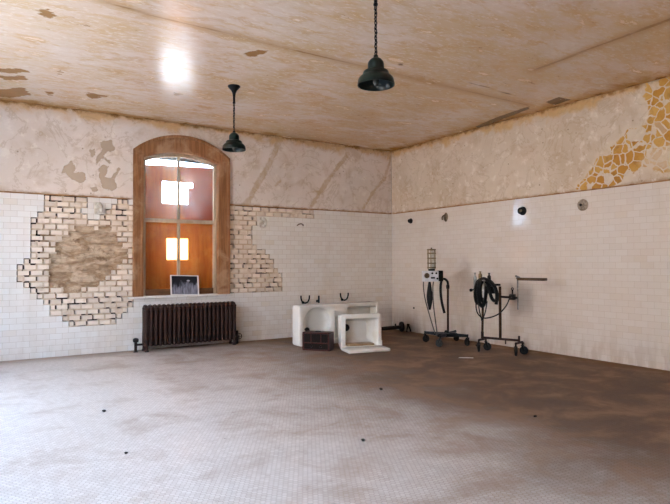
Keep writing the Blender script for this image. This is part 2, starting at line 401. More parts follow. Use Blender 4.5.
def floor_mat():
    n = NT('hexagon_mosaic')
    p = n.pos(); X = n.xyz(p)
    S = 0.031
    q = n.scale(p, (1 / S, 1 / S, 0.0))
    r = (1.0, 1.7320508, 1.0); hh = (0.5, 0.8660254, 0.0)
    def wrapped(v):
        return n.vm('SUBTRACT', n.vm('MULTIPLY', n.vm('FRACTION', n.vm('DIVIDE', v, r)), r), hh)
    a = n.vm('MULTIPLY', wrapped(q), (1, 1, 0)); b = n.vm('MULTIPLY', wrapped(n.vm('SUBTRACT', q, hh)), (1, 1, 0))
    la, lb = n.vm('LENGTH', a), n.vm('LENGTH', b)
    f = n.m('LESS_THAN', lb, la)
    mv = n.n('ShaderNodeMix', data_type='VECTOR')
    n.put(mv.inputs[0], f); n.put(mv.inputs[4], a); n.put(mv.inputs[5], b)
    gv = mv.outputs[1]
    ab = n.vm('ABSOLUTE', gv)
    d = n.m('SUBTRACT', 0.5, n.m('MAXIMUM', n.vm('DOT_PRODUCT', ab, (0.5, 0.8660254, 0.0)), n.xyz(ab)[0]))
    idv = n.vm('SNAP', n.vm('ADD', n.vm('SUBTRACT', q, gv), (0.01, 0.01, 0.0)), (0.25, 0.25, 1.0))
    rnd = n.white(idv)
    grout = n.ss(d, 0.03, 0.075, 1.0, 0.0)
    col = n.mix(rnd, srgb(212, 204, 198), srgb(199, 189, 182))
    col = n.mix(grout, col, srgb(172, 158, 146))
    big = n.noise(p, 0.45, 7.0, 0.6, 0.3)
    mid = n.noise(p, 2.2, 7.0, 0.65, 0.4)
    fine = n.noise(p, 11.0, 6.0, 0.7)
    # trodden brown dirt, thickest along the right-hand wall and far corner
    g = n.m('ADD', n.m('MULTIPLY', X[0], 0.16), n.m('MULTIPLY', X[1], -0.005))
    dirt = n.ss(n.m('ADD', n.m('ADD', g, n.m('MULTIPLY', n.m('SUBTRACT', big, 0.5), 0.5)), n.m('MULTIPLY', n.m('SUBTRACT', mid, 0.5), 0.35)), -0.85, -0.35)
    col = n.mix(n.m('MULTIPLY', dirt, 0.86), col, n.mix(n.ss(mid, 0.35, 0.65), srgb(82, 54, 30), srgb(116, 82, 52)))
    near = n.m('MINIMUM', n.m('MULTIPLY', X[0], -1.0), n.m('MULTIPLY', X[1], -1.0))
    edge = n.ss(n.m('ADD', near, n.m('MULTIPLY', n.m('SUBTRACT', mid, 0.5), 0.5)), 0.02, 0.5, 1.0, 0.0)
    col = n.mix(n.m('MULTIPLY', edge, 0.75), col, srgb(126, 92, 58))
    col = n.mix(n.m('MULTIPLY', n.ss(mid, 0.48, 0.68), 0.45), col, srgb(156, 132, 112))
    col = n.mix(n.m('MULTIPLY', n.ss(fine, 0.6, 0.72), 0.35), col, srgb(120, 98, 80))
    specks = n.ss(n.vor(p, 2.6), 0.012, 0.02, 1.0, 0.0)
    col = n.mix(n.m('MULTIPLY', specks, 0.8), col, srgb(60, 46, 38))
    rough = n.m('ADD', n.m('ADD', 0.36, n.m('MULTIPLY', dirt, 0.2)), n.m('MULTIPLY', mid, 0.2))
    h = n.m('ADD', n.m('MULTIPLY', grout, -0.4), n.m('MULTIPLY', fine, 0.4))
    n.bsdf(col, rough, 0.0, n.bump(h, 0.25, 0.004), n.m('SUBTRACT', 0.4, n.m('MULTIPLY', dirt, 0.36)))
    return n.mat

def brick_mat():
    n = NT('bare_brick')
    p = n.pos()
    mid = n.noise(p, 5.0, 6.0, 0.6)
    cell = n.n('ShaderNodeNewGeometry').outputs['Random Per Island']
    col = n.mix(cell, srgb(238, 222, 206), srgb(212, 194, 176))
    col = n.mix(n.m('MULTIPLY', n.ss(mid, 0.5, 0.7), 0.6), col, srgb(192, 164, 138))
    col = n.mix(n.m('MULTIPLY', n.ss(n.noise(p, 18.0, 5.0), 0.56, 0.7), 0.4), col, srgb(226, 212, 194))
    n.bsdf(col, 0.85, 0.0, n.bump(n.noise(p, 40.0, 6.0, 0.7), 0.5, 0.004), 0.25)
    return n.mat
def core_mat():
    n = NT('rough_mortar')
    p = n.pos()
    v = n.scale(p, (1.6, 1.0, 5.0))
    a = n.noise(v, 2.2, 8.0, 0.68, 0.8); b = n.noise(p, 9.0, 6.0, 0.7)
    col = n.mix(n.ss(a, 0.38, 0.62), srgb(158, 130, 102), srgb(200, 176, 150))
    col = n.mix(n.m('MULTIPLY', n.ss(b, 0.54, 0.68), 0.7), col, srgb(126, 96, 70))
    n.bsdf(col, 0.9, 0.0, n.bump(n.m('ADD', a, b), 0.9, 0.02), 0.2)
    return n.mat
def wood_mat(name, c1, c2, c3, axis=2, rough=0.5, coat=0.0, stretch=14.0, blotch=None):
    n = NT(name)
    p = n.pos()
    s = [stretch] * 3; s[axis] = 1.0
    g = n.noise(n.scale(p, tuple(s)), 2.0, 8.0, 0.62, 0.8)
    b = n.noise(p, 2.6, 6.0, 0.6, 0.5)
    col = n.mix(n.ss(g, 0.3, 0.7), c1, c2)
    col = n.mix(n.m('MULTIPLY', n.ss(b, 0.46, 0.66), 0.65), col, c3)
    if blotch:
        X = n.xyz(p)
        m_ = n.m('MULTIPLY', n.ss(n.m('ADD', X[0], n.m('MULTIPLY', n.m('SUBTRACT', b, 0.5), 0.6)), -3.86, -3.78), n.ss(X[2], 1.85, 1.9))
        col = n.mix(n.m('MULTIPLY', m_, 0.8), col, blotch)
    n.bsdf(col, rough, 0.0, n.bump(g, 0.25, 0.004), 0.25, coat)
    return n.mat
def glass_mat():
    n = NT('dusty_glass')
    p = n.pos()
    tr = n.n('ShaderNodeBsdfTransparent'); tr.inputs[0].default_value = (0.93, 0.94, 0.92, 1)
    gl = n.n('ShaderNodeBsdfGlossy'); gl.inputs['Roughness'].default_value = 0.03
    tl = n.n('ShaderNodeBsdfTranslucent'); tl.inputs[0].default_value = (0.92, 0.8, 0.66, 1)
    fr = n.n('ShaderNodeFresnel'); fr.inputs[0].default_value = 1.45
    m1 = n.n('ShaderNodeMixShader'); n.put(m1.inputs[0], n.m('MULTIPLY', fr.outputs[0], n.m('SUBTRACT', 1.0, n.n('ShaderNodeNewGeometry').outputs['Backfacing'])))
    n.t.links.new(tr.outputs[0], m1.inputs[1]); n.t.links.new(gl.outputs[0], m1.inputs[2])
    m2 = n.n('ShaderNodeMixShader')
    X = n.xyz(p)
    n.put(m2.inputs[0], n.m('ADD', DUST[0], n.m('MULTIPLY', n.ss(n.noise(p, 3.0, 6.0, 0.65), 0.4, 0.7), DUST[1])))
    n.t.links.new(m1.outputs[0], m2.inputs[1]); n.t.links.new(tl.outputs[0], m2.inputs[2])
    n.surf(m2.outputs[0])
    return n.mat
DUST = (0.03, 0.075)
# ------------------------------------------------------------------ materials
M_TILE_B = tile_mat('glazed_tile_rear', 0, 0.12)
M_TILE_R = tile_mat('glazed_tile_side', 1, 0.4)
M_PL_B = plaster_mat('old_plaster_rear', srgb(224, 211, 202), srgb(214, 199, 187))
M_PL_R = plaster_mat('old_plaster_side', srgb(212, 194, 175), srgb(198, 178, 155), True)
M_CEIL = ceiling_mat()
M_FLOOR = floor_mat()
M_BRICK = brick_mat()
M_CORE = core_mat()
M_DARKMORTAR = simple('dark_cavity', srgb(58, 38, 26), srgb(40, 26, 19), 0.95)
M_CASING = wood_mat('worn_varnished_wood', srgb(128, 84, 52), srgb(162, 114, 76), srgb(192, 156, 124), 2, 0.5)
M_SASH = wood_mat('grey_flaking_sash_wood', srgb(186, 164, 138), srgb(206, 188, 164), srgb(156, 128, 98), 2, 0.6)
M_SASHDARK = wood_mat('dark_sash_wood', srgb(92, 58, 34), srgb(120, 80, 50), srgb(78, 50, 30), 0, 0.55)
M_PLY = wood_mat('orange_plywood', srgb(236, 136, 46), srgb(216, 108, 30), srgb(242, 162, 74), 2, 0.42, 0.0, 9.0, srgb(196, 66, 20))
M_DARKBOARD = simple('dark_board', srgb(62, 46, 38), srgb(48, 36, 30), 0.7)
M_GLASS = glass_mat()
M_IRON = simple('rusty_cast_iron', srgb(44, 29, 24), srgb(27, 19, 17), 0.5, 0.25, 9.0, 0.2)
M_IRONBROWN = simple('brown_painted_iron', srgb(62, 32, 22), srgb(32, 18, 13), 0.5, 0.1, 14.0, 0.2)
M_ENAMEL_G = simple('dark_green_enamel', srgb(10, 28, 23), srgb(6, 15, 13), 0.32, 0.0, 10.0, 0.1)
M_BLACKMETAL = simple('blackened_metal', srgb(24, 22, 21), srgb(15, 14, 14), 0.42, 0.5, 20.0, 0.1)
M_BULB = simple('milky_bulb_glass', srgb(84, 84, 78), srgb(66, 66, 62), 0.2, 0.0, 6.0, 0.02)
M_PORC = simple('aged_white_porcelain', srgb(232, 229, 222), srgb(216, 208, 194), 0.22, 0.0, 3.5, 0.04, 0.5, 0.45, 0.75)
M_PORC_DIRT = simple('dirty_porcelain', srgb(196, 176, 146), srgb(150, 118, 82), 0.5, 0.0, 6.0, 0.1)
M_RUBBER = simple('black_rubber', srgb(18, 17, 17), srgb(11, 11, 11), 0.55, 0.0, 20.0, 0.1)
M_DWOOD = wood_mat('dark_stained_wood', srgb(58, 22, 13), srgb(82, 32, 18), srgb(42, 17, 11), 0, 0.4)
M_CLOTH = simple('dark_grille_cloth', srgb(28, 16, 11), srgb(18, 11, 8), 0.9, 0.0, 60.0, 0.3)
M_STEEL = simple('dull_steel', srgb(150, 148, 146), srgb(112, 108, 104), 0.35, 0.85, 18.0, 0.1)
M_TARN = simple('tarnished_pole_steel', srgb(74, 54, 40), srgb(52, 38, 30), 0.38, 0.8, 14.0, 0.1)
M_BLUEBLK = simple('blue_black_paint', srgb(20, 24, 28), srgb(13, 16, 19), 0.42, 0.2, 14.0, 0.1)
M_BRASS = simple('tarnished_brass', srgb(140, 120, 90), srgb(104, 88, 66), 0.4, 0.7, 20.0, 0.1)
M_WHITEPAINT = simple('white_panel_paint', srgb(222, 222, 226), srgb(198, 198, 204), 0.4, 0.0, 12.0, 0.05)
M_TUBEGREY = simple('grey_rubber_tube', srgb(92, 88, 84), srgb(70, 66, 62), 0.5, 0.0, 20.0, 0.05)
M_BOARDWOOD = wood_mat('brown_arm_board_wood', srgb(92, 66, 40), srgb(70, 48, 28), srgb(110, 84, 54), 1, 0.5)
M_TEAL = simple('verdigris_iron', srgb(26, 46, 46), srgb(16, 26, 27), 0.5, 0.4, 16.0, 0.1)
M_PAPER = simple('white_paper', srgb(232, 230, 226), srgb(220, 216, 210), 0.8, 0.0, 10.0, 0.05)
M_CHIP = simple('dark_debris', srgb(62, 48, 40), srgb(40, 32, 28), 0.9)
M_CERAMIC = simple('chipped_ceramic', srgb(220, 214, 204), srgb(188, 176, 160), 0.3, 0.0, 14.0, 0.1)
M_BRONZE = simple('brown_bronze', srgb(120, 98, 76), srgb(86, 70, 56), 0.45, 0.5, 24.0, 0.1)
M_GRIME = simple('brown_grimy_ledge', srgb(166, 124, 80), srgb(132, 92, 54), 0.8, 0.0, 5.0, 0.4)
M_STONE = simple('exterior_stone', srgb(150, 142, 134), srgb(124, 116, 108), 0.9, 0.0, 1.5, 0.2)

M_STUCCO = simple('grey_stucco', srgb(204, 202, 200), srgb(192, 190, 188), 0.9, 0.0, 1.2, 0.1)

M_MORTAR = simple('tan_mortar', srgb(216, 196, 174), srgb(190, 166, 142), 0.9, 0.0, 7.0, 0.4)
M_ROSETTE = simple('browned_ceramic', srgb(176, 156, 136), srgb(132, 112, 94), 0.4, 0.0, 26.0, 0.2)

n = NT('amber_sheet')
tl = n.n('ShaderNodeBsdfTranslucent')
n.put(tl.inputs[0], n.mix(n.ss(n.noise(n.pos(), 3.0, 3.0), 0.3, 0.7), (AMBER[0], AMBER[1], AMBER[2], 1), (AMBER[0] * .9, AMBER[1] * .86, AMBER[2] * .8, 1)))
n.surf(tl.outputs[0]); M_AMBER = n.mat

n = NT('black_and_white_print')
p = n.obj(); X = n.xyz(p)
PW, PH = 0.215, 0.150
ex = n.m('SUBTRACT', PW, n.m('ABSOLUTE', X[0])); ez = n.m('SUBTRACT', PH, n.m('ABSOLUTE', X[2]))
inside = n.m('MULTIPLY', n.m('GREATER_THAN', ex, 0.021), n.m('GREATER_THAN', ez, 0.014))
bl = n.noise(n.scale(p, (9, 1, 5)), 1.2, 7.0, 0.65, 0.3)
dark = n.ss(n.m('ADD', X[2], n.m('ADD', n.m('MULTIPLY', n.m('SUBTRACT', bl, 0.5), 0.45), n.m('MULTIPLY', X[0], -0.25))), -0.02, 0.06)
streak = n.noise(n.scale(p, (40, 1, 6)), 1.2, 5.0, 0.6)
img = n.mix(n.ss(streak, 0.3, 0.7), srgb(70, 70, 80), srgb(150, 150, 164))
img = n.mix(dark, img, srgb(22, 22, 28))
sp = n.m('MULTIPLY', n.ss(n.vm('LENGTH', n.vm('SUBTRACT', n.scale(p, (1, 0, 2.2)), (0.055, 0.0, 0.15))), 0.018, 0.03, 1.0, 0.0), 1.0)
img = n.mix(sp, img, srgb(200, 200, 210))
n.bsdf(n.mix(inside, srgb(226, 222, 218), img), 0.35); M_PRINT = n.mat

# ------------------------------------------------------------------ signed distances drawn into the wall and ceiling grids
def sdf_poly(P, poly):
    poly = np.array(poly); n_ = len(poly)
    d = np.full(len(P), 1e9); inside = np.zeros(len(P), bool)
    for i in range(n_):
        a, b = poly[i], poly[(i + 1) % n_]
        e = b - a; w = P - a
        t = np.clip((w @ e) / max(e @ e, 1e-12), 0, 1)
        q = w - t[:, None] * e
        d = np.minimum(d, np.hypot(q[:, 0], q[:, 1]))
        c = ((a[1] <= P[:, 1]) != (b[1] <= P[:, 1]))
        with np.errstate(divide='ignore', invalid='ignore'):
            xi = a[0] + (P[:, 1] - a[1]) / (b[1] - a[1] if b[1] != a[1] else 1e-9) * (b[0] - a[0])
        inside ^= c & (P[:, 0] < xi)
    return np.where(inside, -d, d)
def sdf_line(P, pts, w):
    d = np.full(len(P), 1e9); pts = np.array(pts)
    for a, b in zip(pts, pts[1:]):
        e = b - a; v = P - a
        t = np.clip((v @ e) / max(e @ e, 1e-12), 0, 1)
        q = v - t[:, None] * e
        d = np.minimum(d, np.hypot(q[:, 0], q[:, 1]))
    return d - w
def union(P, fs):
    d = np.full(len(P), 1.0)
    for f in fs: d = np.minimum(d, f)
    return d
def inpoly(x, z, poly):
    return sdf_poly(np.array([[x, z]]), poly)[0] < 0
def grid_sheet(name, mat, us, vs, place, skip=None, attrs=None, parent=None, flip=False):
    nu, nv = len(us), len(vs)
    P = np.array([(u, v) for v in vs for u in us])
    verts = [place(u, v) for u, v in P]
    faces = []
    for j in range(nv - 1):
        for i in range(nu - 1):
            if skip and skip(0.5 * (us[i] + us[i + 1]), 0.5 * (vs[j] + vs[j + 1])): continue
            f = (j * nu + i, j * nu + i + 1, (j + 1) * nu + i + 1, (j + 1) * nu + i)
            faces.append(f[::-1] if flip else f)
    me = bpy.data.meshes.new(name); me.from_pydata(verts, [], faces)
    me.shade_smooth()
    for k, f in (attrs or {}).items():
        a = me.attributes.new(k, 'FLOAT', 'POINT'); a.data.foreach_set('value', np.asarray(f(P), np.float32))
    me.materials.append(mat)
    o = bpy.data.objects.new(name, me); COL.objects.link(o)
    if parent: o.parent = parent
    return o

# ------------------------------------------------------------------ the room
AX, AR, AT = -3.941, 1.10, 3.121            # outer arch of the window casing
IX, IR, IT = -3.958, 1.37, 2.865            # inner arch
WL, WR, SL, SR, WB = -4.664, -3.218, -4.52, -3.40, 0.755
outer = lambda x: AT - AR + math.sqrt(max(AR * AR - (x - AX) ** 2, 0))
inner = lambda x: IT - IR + math.sqrt(max(IR * IR - (x - IX) ** 2, 0))

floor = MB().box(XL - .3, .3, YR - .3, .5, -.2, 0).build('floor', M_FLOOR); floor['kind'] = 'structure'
ceil = grid_sheet('ceiling', M_CEIL, np.arange(XL, .04, .04), np.arange(YR, .04, .04), lambda u, v: (u, v, ZC), attrs={
    'peel': lambda P: union(P, [sdf_poly(P, q) for q in PEEL_CEIL]),
    'dark': lambda P: union(P, [sdf_poly(P, q) for q in DARK_CEIL] + [sdf_line(P, q, w) for q, w in CRACK_CEIL]),
    'seam': lambda P: union(P, [sdf_line(P, q, w) for q, w in SEAM_CEIL])}, flip=True)
ceil['kind'] = 'structure'
roof = MB().box(XL - .3, .3, YR - .3, .5, ZC + .01, ZC + .25).build('roof_slab', M_STONE, ceil)

# back wall: masonry core with the window opening, glazed tile facing, bare brick, plaster
wall_back = struct('wall_back')
for q in ((XL - .3, -4.6, 0, ZC), (-3.24, .3, 0, ZC), (-4.6, -3.24, 0, WB - .02), (-4.6, -3.24, 3.05, ZC)):
    MB().box(q[0], q[1], .1, .62, q[2], q[3]).build('masonry', M_DARKMORTAR, wall_back)
H = TW / 2
ncol = int(round(-XL / H)); 
def is_window(x, z): return WL + .03 < x < WR - .03 and z > WB - .02
def is_bare(x, z):
    if inpoly(x, z, TILE_ISLAND): return False
    return inpoly(x, z, BRICK_LEFT) or inpoly(x, z, BRICK_RIGHT)
cells = {}
for r in range(28):
    for c in range(-ncol - 1, 0):
        x, z = (c + .5) * H, (r + .5) * TH
        k = 'tile'
        if is_window(x, z): k = 'open'
        elif is_bare(x, z): k = 'core' if inpoly(x, z, CORE) else 'bare'
        cells[c, r] = k
tb = MB()
vmap = {}
def gv(c, r):
    if (c, r) not in vmap: vmap[c, r] = tb.bm.verts.new((c * H, 0, r * TH))
    return vmap[c, r]
fs = []
for (c, r), k in cells.items():
    if k == 'tile': fs.append(tb.bm.faces.new((gv(c, r), gv(c + 1, r), gv(c + 1, r + 1), gv(c, r + 1))))
ex = bmesh.ops.extrude_face_region(tb.bm, geom=fs)
for v in [g for g in ex['geom'] if isinstance(g, bmesh.types.BMVert)]: v.co.y = .1
tb.build('tile_facing', M_TILE_B, wall_back, angle=20)
# bricks in running bond, with raked and missing mortar
bb = MB(); mo = MB(); rnd = random.Random(3)
for r in range(28):
    c = -ncol - 1
    while c < 0:
        k = cells.get((c, r))
        if k != 'bare': c += 1; continue
        two = (c + r) % 2 == 0 and cells.get((c + 1, r)) == 'bare'
        w = 2 if two else 1
        g = .0115; jx = rnd.uniform(-.002, .002); yf = rnd.uniform(.006, .02)
        x0, x1 = c * H + g + jx, (c + w) * H - g + jx
        z0, z1 = r * TH + .0105, (r + 1) * TH - .0105
        bb.box(x0, x1, yf, .099, z0, z1, .005, 2)
        # mortar: bed joint under the brick and the perpend at its right end
        for h in range(w):
            if rnd.random() < .70:
                mo.box((c + h) * H - .004, (c + h + 1) * H + .004 - rnd.choice((0, 0, .02)), yf + rnd.uniform(.001, .004), .098, r * TH - .0115, r * TH + .0115)
        if rnd.random() < .4:
            mo.box((c + w) * H - .013, (c + w) * H + .013, yf + .003, .098, r * TH, (r + 1) * TH)
        c += w
bb.build('exposed_brick', M_BRICK, wall_back); mo.build('brick_mortar', M_MORTAR, wall_back)
rn = np.random.RandomState(5)
cp = np.array(CORE); u0, u1, v0, v1 = cp[:, 0].min() - .09, cp[:, 0].max() + .09, cp[:, 1].min() - .09, cp[:, 1].max() + .09
from mathutils import noise as mnoise
def core_place(u, v):
    d = sdf_poly(np.array([[u, v]]), CORE)[0]
    y = .05 + .03 * mnoise.fractal(Vector((u * 4, v * 10, 1)), 1.0, 2.0, 5) + .012 * mnoise.noise(Vector((u * 22, v * 30, 4)))
    y = min(max(y, .015), .097)
    if d > .03: y = max(y, .06)
    return (u, y, v)
core_cells = lambda u, v: cells.get((math.floor(u / H), math.floor(v / TH))) in ('tile', 'open')
grid_sheet('rubble_core', M_CORE, np.arange(u0, u1, .012), np.arange(v0, v1, .012), core_place, skip=core_cells, parent=wall_back)
# plaster above the dado
grid_sheet('plaster', M_PL_B, np.arange(XL, .02, .02), np.append(np.arange(ZT, ZC - .01, .02), ZC),
    lambda u, v: (u, .004 + .006 * mnoise.noise(Vector((u * 1.3, v * 1.3, 0))), v),
    skip=lambda u, v: WL + .03 < u < WR - .03 and v < outer(u) - .03,
    attrs={'peel': lambda P: union(P, [sdf_poly(P, q) for q in PEEL_BACK]), 'band': lambda P: union(P, [sdf_line(P, q, w) for q, w in BAND_BACK])}, parent=wall_back)
# right wall
wall_right = MB().box(.02, .3, YR - .3, .5, 0, ZC).build('wall_right', M_STONE); wall_right['kind'] = 'structure'
MB().box(0, .02, YR, .1, 0, ZT).build('tile_facing', M_TILE_R, wall_right)
grid_sheet('plaster', M_PL_R, np.arange(-10.6, .02, .02), np.append(np.arange(ZT, ZC - .01, .02), ZC),
    lambda u, v: (.004 + .006 * mnoise.noise(Vector((u * 1.3, v * 1.3, 7))), u, v),
    attrs={'ochre': lambda P: sdf_poly(P, OCHRE_RIGHT), 'pale': lambda P: sdf_poly(P, PALE_RIGHT)}, parent=wall_right, flip=True)
# grimy ledges where the tile dado stops
def ledge(name, along, a0, a1):
    mb = MB(); rg = random.Random(9)
    k = a0; pts = []
    while k < a1:
        pts.append((k, rg.uniform(.006, .014), rg.uniform(.010, .024))); k += .05
    rows = []
    for k, d, h in pts:
        q = [(k, .02, ZT - .004), (k, -d, ZT - .004), (k, -d * .6, ZT + h * .6), (k, .02, ZT + h)]
        if along == 'y': q = [(-b if False else b, a, c) for a, b, c in q]
        rows.append([mb.bm.verts.new(v) for v in q])
    for a, b in zip(rows, rows[1:]):
        for j in range(4): mb.bm.faces.new((a[j], a[(j + 1) % 4], b[(j + 1) % 4], b[j]))
    o = mb.build(name, M_GRIME); o['kind'] = 'structure'
ledge('trim_1', 'x', XL, WL - .002); ledge('trim_2', 'x', WR + .002, 0.0); ledge('trim_3', 'y', YR, 0.0)

# unseen sides of the room: left wall with two daylight windows, rear wall
def wall_boxes(name, rects, mats):
    root = struct(name)
    for part, mat in mats:
        mb = MB()
        for (kind, *b) in rects:
            if kind == part: mb.box(*b)
        mb.build(part, mat, root)
    return root
LW = LEFT_WINDOWS
rects = []
ys = [YR - .3]
for a, b in LW: ys += [a, b]
ys.append(.5)
for i in range(0, len(ys), 2):
    rects.append(('tile_facing', XL - .3, XL, ys[i], ys[i + 1], 0, ZT)); rects.append(('plaster', XL - .3, XL, ys[i], ys[i + 1], ZT, ZC))
for a, b in LW:
    rects.append(('tile_facing', XL - .3, XL, a, b, 0, LWZ[0])); rects.append(('plaster', XL - .3, XL, a, b, LWZ[1], ZC))
wall_boxes('wall_left', rects, (('tile_facing', M_TILE_R), ('plaster', M_PL_R)))
wall_boxes('wall_front', [('tile_facing', XL - .3, .3, YR - .3, YR, 0, ZT), ('plaster', XL - .3, .3, YR - .3, YR, ZT, ZC)], (('tile_facing', M_TILE_B), ('plaster', M_PL_B)))
for i, (a, b) in enumerate(LW):
    w = struct('window_%d' % (i + 2))
    fr = MB(); z0, z1 = LWZ; x0, x1 = XL - .2, XL - .14
    fr.box(x0, x1, a, a + .06, z0, z1); fr.box(x0, x1, b - .06, b, z0, z1)
    fr.box(x0, x1, a + .06, b - .06, z0, z0 + .08); fr.box(x0, x1, a + .06, b - .06, z1 - .06, z1); fr.box(x0, x1, a + .06, b - .06, (z0 + z1) / 2 - .03, (z0 + z1) / 2 + .03)
    fr.box(x0 + .01, x1 - .01, (a + b) / 2 - .02, (a + b) / 2 + .02, z0 + .08, z1 - .06)
    fr.build('window_frame', M_SASH, w)
    MB().box(XL - .28, XL + .03, a - .04, b + .04, z0 - .03, z0).build('window_sill', M_CASING, w)
ext = MB().box(XL - 7.9, XL - 7.4, -24, 8, -.2, EXT_H).build('wall_unseen_exterior', M_STUCCO); ext['kind'] = 'structure'  # unseen wall, added to block low sky and bounce sun through the windows
gr = MB().box(XL - 40, 40, -40, 40, -.5, -.25).build('ground', M_STUCCO); gr['kind'] = 'structure'

# ------------------------------------------------------------------ the boarded window
win = struct('window_1')
N = 28
xs = lambda a, b, k=N: [a + (b - a) * i / k for i in range(k + 1)]
cas = MB()
cas.strip(xs(WL, SL, 4), lambda x: WB, outer, -.022, .13)
cas.strip(xs(SR, WR, 4), lambda x: WB, outer, -.022, .13)
cas.strip(xs(SL, SR), inner, outer, -.022, .13)
cas.strip(xs(WL - .004, WL + .03, 3), lambda x: WB, lambda x: outer(max(x, WL)) + .004, -.038, -.02)
cas.strip(xs(WR - .03, WR + .004, 3), lambda x: WB, lambda x: outer(min(x, WR)) + .004, -.038, -.02)
cas.strip(xs(WL + .03, WR - .03), lambda x: outer(x) - .04, lambda x: outer(x) + .004, -.038, -.02)
cas.strip(xs(SL - .035, SL - .005, 2), lambda x: WB, lambda x: inner(x) + .03, -.032, -.02)
cas.strip(xs(SR + .005, SR + .035, 2), lambda x: WB, lambda x: inner(x) + .03, -.032, -.02)
cas.strip(xs(SL - .005, SR + .005), lambda x: inner(x) + .005, lambda x: inner(x) + .035, -.032, -.02)
cas.build('casing', M_CASING, win)
ZM = 1.855
us = struct('upper_sash'); us['kind'] = ''; del us['kind']; us.parent = win
m = MB()
m.strip(xs(SL, SL + .045, 3), lambda x: ZM - .028, inner, .06, .105); m.strip(xs(SR - .045, SR, 3), lambda x: ZM - .028, inner, .06, .105)
m.strip(xs(SL + .045, SR - .045), lambda x: inner(x) - .05, inner, .06, .105)
m.box(SL + .045, SR - .045, .06, .105, ZM - .028, ZM + .028, .004)
m.box(-4.005, -3.967, .064, .1, ZM + .028, inner(-3.98) - .04, .004)
m.build('sash_frame', M_SASH, us)
MB().strip(xs(SL + .03, SR - .03), lambda x: ZM + .01, lambda x: inner(x) - .03, .082, .086).build('pane', M_GLASS, us)
ls = struct('lower_sash'); del ls['kind']; ls.parent = win
m = MB()
m.box(SL, SL + .05, .055, .10, WB, ZM - .03, .004); m.box(SR - .05, SR, .055, .10, WB, ZM - .03, .004)
m.box(-4.007, -3.965, .058, .096, WB + .095, ZM - .03, .004)
m.build('sash_frame', M_SASH, ls)
MB().box(SL + .05, SR - .05, .05, .102, WB, WB + .095, .004).build('bottom_rail', M_SASHDARK, ls)
MB().box(SL + .03, SR - .03, .076, .080, WB + .05, ZM - .01).build('pane', M_GLASS, ls)
MB().box(WL - .06, WR + .05, -.05, .12, WB - .03, WB, .006).build('sill', M_TILE_B, win)
# plywood nailed up outside, with a ragged hole and a hole covered by a yellow sheet
bx0, bx1, by = -4.585, -3.265, .38
holes = [(-4.143, -3.739, 2.144, 2.486), (-3.739, -3.663, 2.406, 2.486), (-4.077, -3.737, 1.283, 1.613)]
gx = sorted({bx0, bx1, *[h[0] for h in holes], *[h[1] for h in holes]}); gz = sorted({WB - .01, BT[0], *[h[2] for h in holes], *[h[3] for h in holes]})
pb = MB(); vm = {}
def pv(x, z):
    if (x, z) not in vm: vm[x, z] = pb.bm.verts.new((x, by, z + (BT[1] * (x - bx0) if z > 2.6 else 0)))
    return vm[x, z]
fs = []
for a, b in zip(gx, gx[1:]):
    for c, d in zip(gz, gz[1:]):
        cx_, cz_ = (a + b) / 2, (c + d) / 2
        if any(h[0] < cx_ < h[1] and h[2] < cz_ < h[3] for h in holes): continue
        fs.append(pb.bm.faces.new((pv(a, c), pv(b, c), pv(b, d), pv(a, d))))
ex = bmesh.ops.extrude_face_region(pb.bm, geom=fs)
for v in [g for g in ex['geom'] if isinstance(g, bmesh.types.BMVert)]: v.co.y += .014
plyo = pb.build('plywood_board', M_PLY)
tag(plyo, 'orange plywood sheet boarding up the arched window, two square openings cut through', 'board')
MB().box(holes[2][0] - .02, holes[2][1] + .02, by + .016, by + .019, holes[2][2] - .02, holes[2][3] + .02).build('amber_sheet', M_AMBER, plyo)['label'] = 'glowing yellow translucent sheet over the lower opening'
hb = MB().prism([(-4.595, LN[0]), (-3.245, LN[1]), (-3.245, 3.045), (-4.595, 3.045)],   .36, .39).build('lintel_board', M_DARKBOARD)
tag(hb, 'dark board behind the arched head of the window, above the strip of daylight', 'board')
# ------------------------------------------------------------------ photograph on the window sill
pr = MB().box(-PW, PW, -.0015, .0015, -PH, PH).build('photograph_print', M_PRINT)
pr.location = (-3.915, -.002, WB + .148); pr.rotation_euler = (math.radians(-12), math.radians(2), 0)
tag(pr, 'black and white photograph with white border propped on the window sill', 'photograph')

